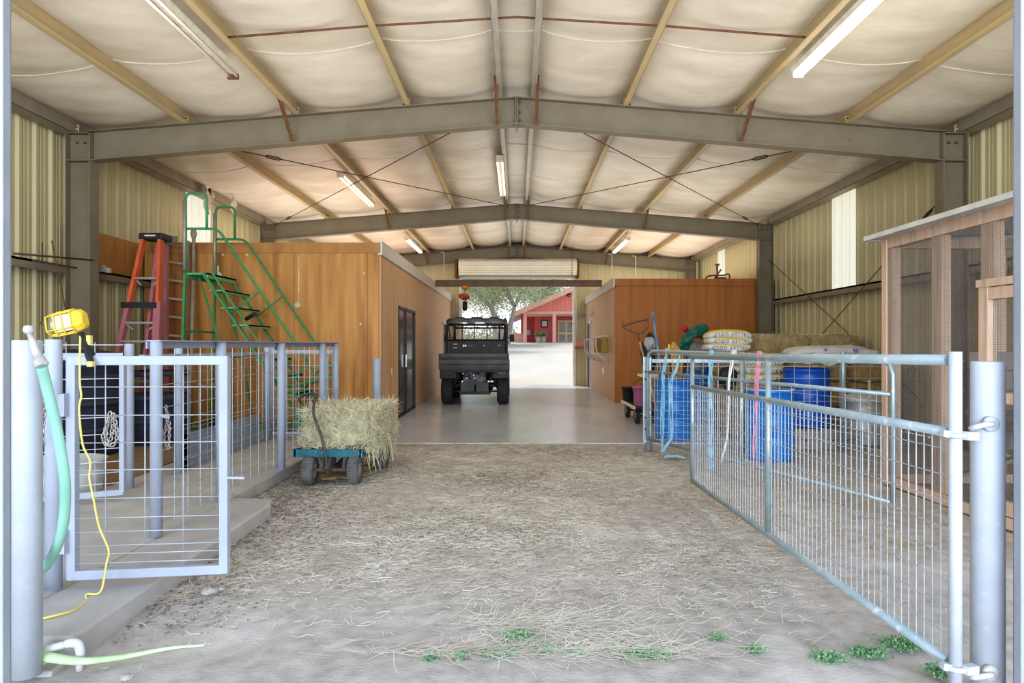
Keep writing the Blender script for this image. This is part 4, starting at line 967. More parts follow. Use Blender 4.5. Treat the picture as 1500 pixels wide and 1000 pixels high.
# feed bags
def bag(label,c,a,b,h,rz=0,text=None,yellow=True,heart=None,sag=0,group='printed feed bags',tscale=1.0):
    t = thing('feed_bag',label,'feed bag',(c[0],c[1],c[2]-h),group); nu,nv = 44,24; mb = MB(); mt = MB()
    def surf(u,v):
        cu,su = math.cos(u),math.sin(u); cv_,sv = math.cos(v),math.sin(v)
        sg = lambda q,e: math.copysign(abs(q)**e,q)
        x = a*sg(cv_,.55)*sg(cu,.5); y = b*sg(cv_,.55)*sg(su,.5); z = h*sg(sv,.8)
        z -= sag*((x/a)**2); z += .008*math.sin(9*x+c[0]*5)+.006*math.sin(13*y+7*x)
        return V(c[0]+x,c[1]+y,c[2]+z)
    def yface(x,z):
        sv = min(.999,(abs(z)/h)**1.25); sc = (1-sv*sv)**.275; cu = min(.999,(abs(x)/(a*sc))**2); return c[1]-b*sc*(1-cu*cu)**.25
    vs = [-math.pi/2+math.pi*j/(nv-1) for j in range(nv)]
    mb.grid(nu,nv,lambda i,j: surf(2*math.pi*i/nu,vs[j]),closeu=True)
    body = mb.build('bag','bagwhite',t)
    if heart: crumple(body,.07,.16,1)
    if yellow:
        def patch(v0,v1):
            m_ = MB(); m_.grid(nu,7,lambda i,j: surf(2*math.pi*i/nu,v0+(v1-v0)*j/6)+V(0,0,.002)+(surf(2*math.pi*i/nu,v0+(v1-v0)*j/6)-V(*c))*.006,closeu=True); return m_
        patch(.42,math.pi/2).build('yellow_print','bagyellow',t); patch(-math.pi/2,-.55).build('yellow_print','bagyellow',t)
    if text:
        cu = bpy.data.curves.new('txt','FONT'); cu.body = text; cu.size = h*1.15*tscale; cu.align_x='CENTER'; cu.align_y='CENTER'; cu.space_character=1.35
        tob = bpy.data.objects.new('txt',cu); COL.objects.link(tob); me = bpy.data.meshes.new_from_object(tob)
        m_ = MB(); w = max(abs(v.co.x) for v in me.vertices); sc_ = min(1,a*.78/w)
        vv = []
        for v in me.vertices:
            x = -v.co.x*sc_; z = -v.co.y*.9      # the bag lies upside down
            vv.append((c[0]+x, yface(x,z)-.006, c[2]+z-sag*((x/a)**2)))
        m_.add(vv,[tuple(p.vertices) for p in me.polygons]); bpy.data.objects.remove(tob)
        m_.build('printed_text','ink',t)
    if heart:
        for hx,hz,hs in heart:
            m_ = MB(); pts=[]
            for q in range(24):
                a_=2*math.pi*q/24; X=16*math.sin(a_)**3; Z=13*math.cos(a_)-5*math.cos(2*a_)-2*math.cos(3*a_)-math.cos(4*a_); pts.append((X/17*hs,Z/17*hs))
            vv=[]
            for X,Z in pts:
                x=hx+X; z=hz+Z; vv.append((c[0]+x,yface(x,z)-.016,c[2]+z-sag*((x/a)**2)))
            m_.add(vv,[tuple(range(len(vv)))]); m_.build('heart_print','purple',t)
    return t
TX = 'VALLEY GOLD'
for k,(x,z,sg) in enumerate(((3.42,1.335,0),(3.45,1.44,0),(3.44,1.565,.06))):
    bag('%s yellow and white printed bag of the upper pile, beside the green sack'%['Lowest','middle','topmost'][k].capitalize(),(x,11.16,z+.02),.37,.24,.072,0,TX,True,None,sg)
for k,(x,z) in enumerate(((3.62,.915),(3.62,1.025),(3.60,1.135))):
    bag('%s white printed bag of the lower pile behind the pink twine'%['Lowest','middle','topmost'][k].capitalize(),(x,10.33,z+.0),.40,.27,.062,0,TX,True,None,0)
bag('long white bag with purple hearts lying on the brown bale stack',(5.03,11.0,1.305),.72,.36,.085,0,None,False,[(-.22,.02,.035),(.25,.01,.05)],.05,'white bags with hearts')
mb = MB(); mb.grid(14,7,lambda i,j:(4.42+.95*i/13,10.60-.03*math.sin(j),1.26-.17*j/6*(1-.5*abs(i/13-.45))-.02*math.sin(i*1.3)))
tag(mb.build('plastic_sheet','bagwhite'),'white plastic sheet hanging down the front of the brown bale stack','sheet')
tag(MB().box((4.95,10.55,1.225),(6.0,11.5,1.24)).build('flat_sheet','bagwhite'),'flat white sheet under the heart bags at the coop end','sheet')
# sacks, clothing and tools in and around the first barrel
def lump(name,c,d,mat,seed,parent=None,n=20,rough=.18):
    mb = MB()
    def s(i,j):
        u=2*math.pi*i/n; v=-math.pi/2+math.pi*j/(n//2)
        k=1+rough*(math.sin(3*u+seed)*math.cos(2*v+seed)+.6*math.sin(5*u-seed+3*v))
        return V(c[0]+d[0]*math.cos(v)*math.cos(u)*k,c[1]+d[1]*math.cos(v)*math.sin(u)*k,c[2]+d[2]*math.sin(v)*k)
    mb.grid(n,n//2+1,s,closeu=True); o = mb.build(name,mat,parent)
    if name in ('grey_tarp','black_bag','dark_clothes','black_jacket','clear_bag','straw_sack'): crumple(o,min(d)*.55,min(d)*.9,1)
    return o
mb = MB(); prof=[(991,511),(998,497),(1003,489),(1012,482),(1022,476),(1032,475),(1037,480),(1036,490),(1030,495),(1020,492),(1013,500),(1006,512)]
pp=[P(x,y,12.2) for x,y in prof]; m_=len(pp)
ctr = sum(pp,V(0,0,0))/m_
mb.add([ctr+V(0,-.16,0)]+[p+V(0,-.05,0) for p in pp]+[p+V(0,.12,0) for p in pp]+[ctr+V(0,.25,0)],[(0,1+i,1+(i+1)%m_) for i in range(m_)]+[(1+i,1+m_+i,1+m_+(i+1)%m_,1+(i+1)%m_) for i in range(m_)]+[(2*m_+1,1+m_+(i+1)%m_,1+m_+i) for i in range(m_)],True)
gs = thing('feed_sack','crumpled dark green feed sack slumped left of the yellow bags','sack',tuple(P(1010,515,12.2))); crumple(mb.build('sack','greenbag',gs),.09,.12,3)
lump('red_top',P(1003,481,12.25),(.065,.06,.055),'red',2,gs)
tag(lump('grey_tarp',V(3.28,12.3,1.20),(.24,.2,.25),'greycloth',5),'crumpled grey tarp below the green feed sack','tarp')
tag(lump('straw_sack',V(2.38,10.36,1.10),(.15,.13,.33),'tansack',3,rough=.06),'tan straw sack between the blue pole and the green sack','sack')
tag(lump('black_bag',P(1066,553,9.9),(.14,.12,.15),'black',4),'black plastic wrap bunched at the end of the lower white bags','bag')
tag(lump('black_jacket',P(951,518,10.62),(.13,.11,.30),'black',6,rough=.1),'dark grey bag bulging behind the top corner of the rear gate','bag')
tag(lump('clear_bag',P(952,503,10.55),(.09,.08,.10),'greycloth',8),'crumpled clear plastic on top of the dark grey bag','bag')
def tool(name,label,a,b,r,mat,head=None):
    t = thing(name,label,'tool',(b.x,b.y,.2),'tools standing in the barrel'); d_=(b-a).normalized(); MB().tube([a,b+d_*min(.6,.6*1.0)],r,8).build('handle',mat,t)
    if head: head(t)
    return t
tool('pole','long shiny blue pole leaning up from the barrel',P(956,457,10.4),P(970,560,10.2),.016,'bluepole')
def rake_head(t):
    mb = MB(); c=P(934,489,10.35)
    mb.tube([P(937,500,10.35),c],.012,8); mb.tube(spline([c,P(928,487,10.35),P(914,480,10.35),P(912,474,10.4)],4),.007,6); mb.tube(spline([c,P(942,486,10.35),P(949,480,10.35),P(949,467,10.4)],4),.007,6)
    mb.tube([P(912,478,10.4),P(930,472,10.4),P(950,468,10.4)],.009,6)
    for k in range(12): p=P(912+38*k/11,478-10*k/11,10.4); mb.tube([p,p+V(0,-.02,.09 if k in(0,11) else .03)],.004,5)
    mb.build('rake_head','darkrod',t)
tool('garden_rake','upturned wire rake with a pale handle left of the blue pole',P(937,500,10.35),P(952,560,10.25),.014,'wood',rake_head)
def knob_y(t): MB().tube([P(980,504,10.2),P(980,513,10.2)],.016,8).build('end_grip','yellow',t)
tool('shovel','black handled shovel with a yellow grip in the barrel',P(980,512,10.2),P(984,560,10.2),.014,'black',knob_y)
for i,(x0,y0,x1,mt,lab) in enumerate(((961,520,968,'rust','red brown tool handle in the barrel next to the blue pole'),(1000,517,996,'wood','pale wooden tool handle leaning right in the barrel'),(1006,522,1001,'black','black tool handle at the right of the barrel'),(991,520,990,'wood','short wooden tool handle in the middle of the barrel'))):
    tool('tool_handle',lab,P(x0,y0,10.25),P(x1,560,10.25),.015,mt)
tag(lump('dark_clothes',P(1067,541,11.6),(.16,.14,.18),'black',9),'dark clothes heap left of the upper feed bags','clothes')
# wagon with pink bucket
wg = thing('wagon','black flat wagon with a white edge parked against the right plywood wall','wagon',(2.4,12.8,0))
mb = MB(); mb.box((2.08,12.0,.27),(2.75,13.5,.30)); mb.build('deck','black',wg)
mb = MB(); mb.box((2.06,12.0,.265),(2.09,13.5,.315)); mb.box((2.72,12.0,.265),(2.75,13.5,.315)); mb.build('edge_rail','trimwhite',wg)
for c in ((2.15,12.2,.14),(2.15,13.25,.14),(2.7,12.2,.14),(2.7,13.25,.14)): wheel(wg,c,.14,.08,'steel')
mb = MB(); mb.bar((2.15,12.2,.14),(2.7,12.2,.14),.03,.03); mb.bar((2.15,13.25,.14),(2.7,13.25,.14),.03,.03); mb.bar((2.4,12.2,.2),(2.4,13.2,.2),.2,.12); mb.build('axle_frame','black',wg)
def bucket(label,c,r,h,mat,cat='bucket',handle=True):
    t = thing('bucket' if cat=='bucket' else 'plant_pot',label,cat,c)
    mb = MB(); mb.lathe([(0,.0),(r*.72,0),(r*.74,.01),(r*.95,h*.9),(r*1.04,h*.9),(r*1.04,h),(r*.93,h),(r*.7,.02),(0,.02)],c,28); mb.build('pail',mat,t)
    if handle: MB().tube(spline([(c[0]-r,c[1],c[2]+h*.95),(c[0]-r*.7,c[1]-.05,c[2]+h*1.2),(c[0],c[1]-.08,c[2]+h*1.35),(c[0]+r*.7,c[1]-.05,c[2]+h*1.2),(c[0]+r,c[1],c[2]+h*.95)],5),.006,6).build('bail','darkrod',t)
    return t
bucket('pink bucket on the wagon beside the hinge post',(2.25,12.35,.30),.16,.36,'pink')
tag(lump('red_bottle',(2.33,12.35,.70),(.06,.06,.09),'red',1,rough=.05),'red container poking out of the pink bucket','bottle')
bucket('black pot standing on the rear of the wagon',(2.17,13.3,.30),.13,.28,'pot','pot',False)
t = thing('white_shelf','white shelf board on a dark stand behind the hinge post','shelf',(2.5,12.0,0))
MB().box((2.10,11.5,.86),(2.75,11.9,.90)).build('board','trimwhite',t)
for x in (2.2,2.7): MB().box((x,11.66,0),(x+.04,11.70,.86)).build('leg','darkrod',t)
# rack on right room wall
t = thing('wall_rack','white wire wall rack holding two brown boards on the right plywood room','rack',(XR,18.5,1.3))
mb = MB()
for y,zt in ((20.6,1.55),(19.9,1.55),(19.2,1.55),(17.6,1.6)):
    mb.tube(spline([(XR,y,zt),(XR-.12,y,zt+.03),(XR-.3,y,zt),(XR-.33,y,zt-.1),(XR-.28,y,zt-.42),(XR,y,zt-.62)],4),.018,6)
mb.tube([(XR-.25,20.6,1.55),(XR-.25,19.0,1.55)],.016,6); mb.tube([(XR-.25,20.6,1.15),(XR-.25,17.6,1.15)],.016,6); mb.build('frame','pvc',t)
for y0 in (19.0,17.5): MB().box((XR-.21,y0-.03,1.19),(XR-.03,y0+.03,1.59)).build('brown_board','brownbox',t,bevel=.02)
t = thing('push_broom','push broom with a salmon head and pale handle hung beside the back doorway','broom',(2.15,23.35,1.3))
MB().box((2.02,23.3,1.36),(2.32,23.42,1.54)).build('head','broom',t,bevel=.02); MB().tube([(2.07,23.38,1.5),(2.05,23.4,3.0)],.016,8).build('handle','seam',t)
tag(MB().box((1.98,23.28,1.28),(2.35,23.46,1.32)).build('ledge','brownbeam'),'small brown ledge below the broom head','ledge')
# hanging ornament
t = thing('hanging_ornament','orange and red metal flower wind chime hanging under the brown beam','ornament',tuple(P(681,420,18.7)))
def petals(name,c,r,h,n,mat):
    mb = MB()
    for k in range(n):
        a=2*math.pi*k/n; d=V(math.cos(a),math.sin(a),0); s_=V(-math.sin(a),math.cos(a),0)
        mb.add([c,c+d*r*.6+s_*r*.3+V(0,0,h*.3),c+d*r+V(0,0,h),c+d*r*.6-s_*r*.3+V(0,0,h*.3)],[(0,1,2,3)])
        mb.add([c+V(0,0,-.05),c+d*r*.6+s_*r*.3+V(0,0,-h*.5),c+d*r*.95+V(0,0,-h*.2),c+d*r*.6-s_*r*.3+V(0,0,-h*.5)],[(0,1,2,3)])
    return mb.build(name,mat,t)
lump('orange_flower',P(681,421.5,18.7),(.10,.10,.06),'ornorange',3,t,22,.22); lump('red_flower',P(680,434.5,18.7),(.15,.12,.08),'ornred',5,t,22,.25)
MB().tube([P(681,441,18.7),P(681,442,18.7),P(681,453,18.7),P(681,455,18.7)],[.03,.07,.07,.04],12).build('chime_body','black',t); MB().tube([P(681,416,18.7),P(681,455,18.7)],.006,6).build('cord','darkrod',t)
# ------------------------------------------------------------------ chicken coop
CX = 3.74; CF = 6.95; CN = 2.9; CZ = 2.46
t = thing('chicken_coop','lumber framed chicken coop with wire mesh sides and a white roof on the right','coop',(4.8,5,0))
MB().box((CX,CF-.14,0),(CX+.09,CF,CZ-.09)).build('corner_post','lumber',t)
for y in (6.02,4.80,4.2,3.6): MB().box((CX,y,0),(CX+.09,y+.14,CZ-.09)).build('stud','lumber',t)
for x in (4.28,4.86,5.45,5.92): MB().box((x,CF-.05,0),(x+.09,CF,CZ-.09)).build('stud','lumber',t)
MB().box((CX-.01,CN,CZ-.09),(CX+.09,CF,CZ)).build('top_plate','lumber',t); MB().box((CX,CF-.09,CZ-.09),(6.02,CF,CZ)).build('top_plate','lumber',t)
MB().box((CX-.012,CN,0),(CX+.04,CF,.09)).build('sill_board','lumber',t); MB().box((CX,CF-.04,0),(6.02,CF,.09)).build('sill_board','lumber',t)
MB().box((CX,5.36,1.92),(CX+.09,5.50,CZ-.09)).build('stud','lumber',t)
MB().box((CX-.03,4.4,1.86),(CX+.03,5.52,1.92)).build('door_header','lumber',t)
dr = MB(); dr.box((CX-.02,5.40,.1),(CX+.06,5.50,1.86)); dr.box((CX-.02,4.5,.1),(CX+.06,4.6,1.86)); dr.box((CX-.015,4.5,1.76),(CX+.06,5.5,1.85)); dr.box((CX-.015,4.5,.1),(CX+.06,5.5,.2)); dr.box((CX-.015,4.5,.95),(CX+.06,5.5,1.03)); dr = dr.build('door','lumber',t)
# inner grey boards
mb = MB()
for i in range(5): mb.box((4.55,CF-.09,.35+.2*i),(6.0,CF-.06,.53+.2*i))
for i in range(4): mb.box((5.2,4.0+.02,.3+.21*i),(5.24,6.2,.49+.21*i))
mb.box((4.2,5.2,.75),(5.3,6.4,.79)); mb.box((5.95,3.0,.1),(5.98,6.9,1.5)); mb.bar((4.1,6.3,.2),(5.1,5.6,.78),.2,.03)
mb.build('nest_boards','lumbergrey',t)
MB().box((CX-.02,CF-.075,0),(CX+.0,CF+.01,CZ-.0)).build('corner_board','lumber',t)
mb = MB(); mb.box((5.98,3.0,1.5),(6.0,5.9,2.2)); mb.build('dark_panel','shade',t)  # plain dark panel added behind the mesh
def meshgrid(p0,ux,uz,w,h,pitch,name,mat,parent,th=.0018):
    mb = MB(); n = int(w/pitch); m_ = int(h/pitch)
    for i in range(n+1): a=p0+ux*(i*pitch); mb.bar(a,a+uz*h,th,th)
    for j in range(m_+1): a=p0+uz*(j*pitch); mb.bar(a,a+ux*w,th,th)
    return mb.build(name,mat,parent)
meshgrid(V(CX-.006,5.5,.05),V(0,1,0),V(0,0,1),1.44,2.36,.0185,'wire_mesh','mesh',t); meshgrid(V(CX-.006,4.4,1.92),V(0,1,0),V(0,0,1),1.1,.5,.0185,'wire_mesh','mesh',t)
meshgrid(V(CX+.03,4.6,.2),V(0,1,0),V(0,0,1),.8,1.58,.0185,'wire_mesh','mesh',dr); meshgrid(V(CX-.006,2.95,.05),V(0,1,0),V(0,0,1),1.45,2.36,.0185,'wire_mesh','mesh',t)
meshgrid(V(CX,CF+.004,.05),V(1,0,0),V(0,0,1),2.26,2.36,.025,'wire_mesh','mesh',t)
mb = MB(); ys=[2.8+.02*k for k in range(211)]
mb.grid(len(ys),2,lambda i,j:((3.56,6.02)[j],ys[i],(CZ+.015,CZ+.10)[j]+.012*math.cos(ys[i]*2*math.pi/.076)),smooth=True)
mb.box((3.555,2.8,CZ+.0),(3.58,7.0,CZ+.045)); mb.box((3.56,6.98,CZ),(6.02,7.0,CZ+.05)); mb.build('roof_sheet','roofsheet',t)
MB().box((CX-.02,CN,CZ),(CX+.02,CF,CZ+.02)).build('fascia','lumber',t)
# roof top things on right plywood room
t = thing('old_fan','rusty metal frame with a valve standing on the roof of the right plywood room','fitting',(5.1,17.2,ZR))
mb = MB(); mb.tube(spline([(4.75,17.2,ZR),(4.8,17.2,ZR+.12),(5.0,17.2,ZR+.15),(5.2,17.2,ZR+.15),(5.35,17.2,ZR+.18),(5.35,17.2,ZR)],4),.02,6); mb.tube([(5.05,17.2,ZR),(5.05,17.2,ZR+.4)],.025,8); mb.lathe([(0,.02),(.06,.02),(.06,-.02),(0,-.02)],(5.05,17.2,ZR+.42),10); mb.tube([(5.0,17.2,ZR+.1),(5.15,17.2,ZR+.3)],.02,6); mb.box((5.0,17.1,ZR),(5.25,17.3,ZR+.1)); mb.build('frame','rust',t)
# ================================================================== UTILITY VEHICLE (rear toward us)
UX = -.985
u = thing('utility_vehicle','dark olive side by side utility vehicle parked on the concrete, seen from behind','vehicle',(UX,16.9,0))
def bx(name,mat,lo,hi,parent=u,bev=.0): return MB().box((UX+lo[0],lo[1],lo[2]),(UX+hi[0],hi[1],hi[2])).build(name,mat,parent,bevel=bev)
for x,y in ((-.655,16.25),(.655,16.25),(-.655,18.3),(.655,18.3)): wheel(u,(UX+x,y,.33),.335,.27,'black')
# cargo bed
mb = MB(); y0,y1 = 15.62,16.75; zb,zt = .87,1.20
mb.box((UX-.795,y0,zb),(UX+.795,y1,zb+.05)); mb.box((UX-.795,y0,zb),(UX-.76,y1,zt)); mb.box((UX+.76,y0,zb),(UX+.795,y1,zt)); mb.box((UX-.79,y1-.04,zb),(UX+.79,y1,zt))
bed = mb.build('cargo_bed','bed',u,bevel=.01)
mb = MB(); prof=[(y0+.02,zb-.04),(y0-.02,zb-.04),(y0-.03,zb+.02),(y0-.01,zb+.06),(y0-.01,zb+.08),(y0-.035,zb+.10),(y0-.035,zb+.19),(y0-.01,zb+.21),(y0-.01,zb+.225),(y0-.035,zb+.245),(y0-.035,zt),(y0+.02,zt)]
mb.prism([(a,b) for a,b in prof],UX-.80,UX+.80,0); tg = mb.build('tailgate','bed',bed)
for x in (-.79,.76): bx('latch','black',(x,y0-.05,zt-.1),(x+.03,y0-.01,zt-.02),tg)
mb = MB(); mb.box((UX-.75,y0+.05,zb-.10),(UX+.75,y1,zb-.02)); mb.build('bed_frame','black',u)
# fenders
for s in (-1,1):
    mb = MB(); pr=[(15.98,.60),(15.90,.62),(15.88,.80),(15.92,.86),(16.7,.88),(16.72,.8),(16.6,.72),(16.25,.74),(16.05,.66)]
    a,b = sorted((s*.42,s*.81)); mb.prism(pr,UX+a,UX+b,0); fo = mb.build('rear_fender','olive',u,bevel=.015)
    bx('tail_light','redlens',(s*.63-.11,15.865,.71),(s*.63+.11,15.89,.78),fo,.008)
    mb = MB(); pr=[(17.8,.55),(17.8,.9),(18.1,1.02),(18.9,1.0),(19.0,.75),(18.75,.72),(18.6,.80),(18.1,.82),(17.95,.6)]
    mb.prism(pr,UX+(s*.42 if s>0 else s*.79),UX+(s*.79 if s>0 else s*.42),0); mb.build('front_fender','olive',u,bevel=.02)
    bx('side_panel','olive',(min(s*.6,s*.80),16.72,.38),(max(s*.6,s*.80),17.85,.62),u,.02)
bx('hood','olive',(-.6,17.95,.72),(.6,19.1,1.02),u,.05)
bx('floor_pan','black',(-.72,16.7,.36),(.72,18.0,.42)); bx('bumper','black',(-.6,19.08,.4),(.6,19.16,.75),u,.02)
bx('seat','black',(-.68,16.85,.62),(.68,17.35,.85),u,.04)
sb = bx('seat_panel','black',(-.70,16.78,1.08),(.70,16.86,1.50),u,.01)
for x,z,w in ((-.56,1.42,.09),(-.56,1.33,.07)): bx('sticker','alu',(x-.02,16.772,z-.012),(x+w,16.779,z+.012),sb)
mb = MB(); xx=UX-.30; 
for k in (-1,1): mb.bar((xx-.04,16.775,1.38+.025*k),(xx+.04,16.775,1.38-.025*k),.014,.004,(0,1,0))
mb.build('sticker','steel',sb); bx('sticker','redlens',(-.24,16.772,1.37),(-.08,16.779,1.39),sb)
for x in (.18,.55): MB().lathe([(0,-.008),(.02,-.006),(.024,0)],(UX+x,16.78,1.38),12,'Y').build('bolt','steel',sb)
# cage
def ct(pts,name='cage_tube',r=.03): return MB().tube(pts,r,10).build(name,'black',u)
for s in (-1,1):
    ct(spline([(UX+s*.735,16.8,.6),(UX+s*.735,16.8,1.6),(UX+s*.73,16.82,1.93),(UX+s*.70,16.9,2.02),(UX+s*.68,17.3,2.04),(UX+s*.66,17.9,2.0),(UX+s*.67,18.2,1.85),(UX+s*.70,18.75,1.1),(UX+s*.70,18.85,.95)],5))
    ct([(UX+s*.70,16.86,1.85),(UX+s*.60,17.0,1.1)],r=.018)
ct([(UX-.72,16.82,1.90),(UX+.72,16.82,1.90)]); ct([(UX-.735,16.8,1.52),(UX+.735,16.8,1.52)],r=.022); ct([(UX-.67,18.2,1.85),(UX+.67,18.2,1.85)],r=.022); ct([(UX-.735,16.8,1.1),(UX+.735,16.8,1.1)])
for x in (-.36,-.06,.25): ct([(UX+x,16.80,1.5),(UX+x,16.80,1.9)],'screen_bar',.013)
for s in (-1,1): ct([(UX+s*.56,16.8,1.5),(UX+s*.55,16.8,1.9)],'screen_bar',.022)
mb = MB(); nx=40
def rz_(x,y): 
    e=max(0,abs(x)-.55); r=.035 if (abs(abs(x)-.42)<.12 or abs(x)<.12) else 0
    return 2.055+r-.9*e*e*3
xs_=[-.745+1.49*i/nx for i in range(nx+1)]; ys_=[16.72,16.76,17.2,17.7,18.2,18.28]
top=lambda i,j:(UX+xs_[i],ys_[j],rz_(xs_[i],0)-(.05 if j in(0,5) else 0)); bot=lambda i,j:(UX+xs_[i],ys_[j],rz_(xs_[i],0)-.09)
mb.grid(nx+1,6,top); mb.grid(nx+1,6,bot); mb.grid(nx+1,2,lambda i,j:(top(i,0),bot(i,0))[j]); mb.grid(nx+1,2,lambda i,j:(top(i,5),bot(i,5))[j]); mb.grid(2,6,lambda i,j:(top(0,j),bot(0,j))[i]); mb.grid(2,6,lambda i,j:(top(nx,j),bot(nx,j))[i])
mb.build('roof','olive',u)
mb = MB(); mb.add([(UX-.66,18.70,1.08),(UX+.66,18.70,1.08),(UX+.63,18.22,1.86),(UX-.63,18.22,1.86)],[(0,1,2,3)]); mb.build('windscreen','screen',u)
MB().tube([V(UX-.36+.15*math.cos(a),17.75+.07*math.sin(a),1.18+.13*math.sin(a)) for a in [2*math.pi*k/20 for k in range(20)]],.014,6,closed=True).build('steering_wheel','black',u)
for s in (-1,1):
    mb=MB(); mb.cbox((UX+s*.86,17.9,1.58),(.12,.06,.19)); mb.build('side_mirror','black',u,bevel=.025); ct([(UX+s*.70,18.1,1.6),(UX+s*.84,17.92,1.58)],'mirror_arm',.012)
# driveline
bx('engine','engine',(-.28,16.0,.45),(.28,16.6,.85),u,.02)
bx('skid_plate','bed',(-.33,15.93,.30),(.0,15.97,.53),u,.01); bx('skid_plate','olive',(.03,15.93,.30),(.33,15.97,.53),u,.01)
bx('lower_frame','black',(-.36,15.95,.24),(.36,17.9,.31)); bx('hitch','black',(-.04,15.8,.26),(.04,16.0,.33))
for s in (-1,1):
    MB().tube([(UX+s*.36,16.15,.80),(UX+s*.55,16.25,.36)],.045,10).build('shock_absorber','black',u)
    mb=MB(); mb.tube([(UX+s*.3,16.2,.30),(UX+s*.58,16.25,.30)],.025,8); mb.tube([(UX+s*.3,16.2,.45),(UX+s*.58,16.25,.42)],.02,8); mb.build('suspension_arm','engine',u)
    MB().tube([(UX+s*.35,15.95,.5),(UX+s*.42,16.0,.86)],.014,6).build('support_strut','engine',u)
rr = random.Random(11); mb = MB()
for k in range(16):
    x=UX+rr.uniform(-.25,.25); z=rr.uniform(.56,.84); mb.cbox((x,rr.uniform(15.92,16.0),z),(rr.uniform(.02,.07),.05,rr.uniform(.02,.08)),rr.uniform(-.5,.5))
mb.build('engine_fittings','engine',u)
mb = MB()
for x,z in ((-.27,.74),(-.1,.76),(.0,.62),(-.02,.7),(-.18,.62)): mb.lathe([(0,-.02),(.03,-.02),(.035,0)],(UX+x,15.91,z),12,'Y')
mb.build('muffler_cap','steel',u)
mb = MB()
for x in (-.04,.04): mb.lathe([(0,-.02),(.025,-.02),(.025,0)],(UX+x,15.88,.83),10,'Y')
mb.build('work_light','yellowpale',u)
# ================================================================== OUTSIDE
mb = MB(); gx=[-40+2.5*i for i in range(37)]; gy=[24.15,25,27,30,34,38,44,50,56,60,64,70,80,95]
def gz(y): return -.02 if y<25 else (min(1.62,(y-25)*.046) if y<64 else 1.62)
mb.grid(len(gx),len(gy),lambda i,j:(gx[i],gy[j],gz(gy[j])))
struct(mb.build('ground','drive'))
mb = MB(); mb.grid(2,2,lambda i,j:((-40,40)[i],(-30,1.25)[j],-.03)); struct(mb.build('ground','drive'))
# red house
HY = 62.0; hz = 1.45
def hp(px,py,Y=HY): return P(px,py,Y)
t = thing('red_house','red gabled house with a salmon porch seen through the back doorway','house',(7.5,HY,hz))
S = HY/1000
xl = (757-757)*S; ex = hp(752,460).x; ez = hp(752,459).z; pk = hp(872,407)
mb = MB(); mirror = lambda x: 2*pk.x-x
# gable face
gl = hp(768,457); mb.add([(gl.x,HY,hp(0,457).z),(mirror(gl.x),HY,hp(0,457).z),(pk.x,HY,pk.z-.25)],[(0,1,2)]); mb.build('gable','houseGable',t)
mb = MB()
for s in (0,1):
    q=[(ex,HY-.9,ez),(pk.x,HY-.9,pk.z),(pk.x,HY+16,pk.z),(ex,HY+16,ez)]
    if s: q=[(mirror(x),y,z) for x,y,z in q]
    mb.add(q+[(x,y,z-.28) for x,y,z in q],[(0,1,2,3),(4,5,6,7),(0,1,5,4),(1,2,6,5),(2,3,7,6),(3,0,4,7)])
mb.build('roof','houseRoof',t)
mb = MB()
for s in (0,1):
    a=V(ex,HY-.95,ez-.15); b=V(pk.x,HY-.95,pk.z-.15)
    if s: a.x=mirror(a.x); 
    mb.bar(a,b,.08,.42,(0,0,1))
mb.build('rake_board','houseTrim',t)
wy = HY+2.6; W_ = wy/1000
wx0 = hp(783,0,wy).x
mb = MB(); mb.box((wx0,wy,hz),(mirror(wx0),wy+.2,hp(0,455,wy).z+.8)); mb.build('front_wall','houseRed',t)
mb = MB(); mb.box((gl.x,HY+.05,hp(0,462).z+.0),(mirror(gl.x),HY+2.7,hp(0,462).z+.1)); mb.build('porch_ceiling','houseTrim',t)
mb = MB(); mb.box((gl.x-.1,HY-.12,hp(0,460).z),(mirror(gl.x),HY+.08,hp(0,456).z)); mb.build('porch_beam','houseTrim',t)
for px in (769,812,868): 
    c=hp(px,0); MB().box((c.x-.16,HY-.16,hz-.1),(c.x+.16,HY+.16,hp(0,459).z)).build('porch_post','houseTrim',t)
dx0,dx1 = hp(817,0,wy).x,hp(842,0,wy).x; dz1 = hp(0,469,wy).z; dz0_ = hp(0,499,wy).z
d = MB().box((dx0,wy-.08,hz),(dx1,wy-.02,dz1)).build('double_door','yellowdoor',t)
for i in range(2):
    a=dx0+(dx1-dx0)*(.08+.48*i); b=a+(dx1-dx0)*.36
    for z0,z1 in ((.12,.42),(.50,.92)): MB().box((a,wy-.10,hz+(dz1-hz)*z0),(b,wy-.07,hz+(dz1-hz)*z1)).build('pane','darkglass',d)
a,b=hp(794,478,wy),hp(801,470,wy); w=MB().box((a.x-.12,wy-.06,a.z-.1),(b.x+.1,wy-.02,b.z+.1)).build('window','darkframe',t); MB().box((a.x,wy-.09,a.z),(b.x,wy-.05,b.z)).build('pane','glass',w)
a,b=hp(768,502,wy),hp(784,457,wy); w=MB().box((a.x-.3,wy+3,a.z),(b.x+1.2,wy+3.1,b.z)).build('side_wing','houseRed',t)
a,b=hp(772,490,wy),hp(778,482,wy); MB().box((a.x,wy+2.9,a.z),(b.x,wy+2.96,b.z)).build('pane','glass',w)
a=hp(755,486); mb = MB(); mb.box((hp(738,0).x,HY+4,hz-.2),(hp(772,0).x,HY+4.3,hp(0,487).z)); mb.build('garden_wall','houseTrim',t)
MB().lathe([(.0,-.03),(.15,-.03),(.17,0),(.15,.03)],(hp(833,432).x,HY-.05,hp(833,432).z),14,'Y').build('gable_lamp','darkframe',t)
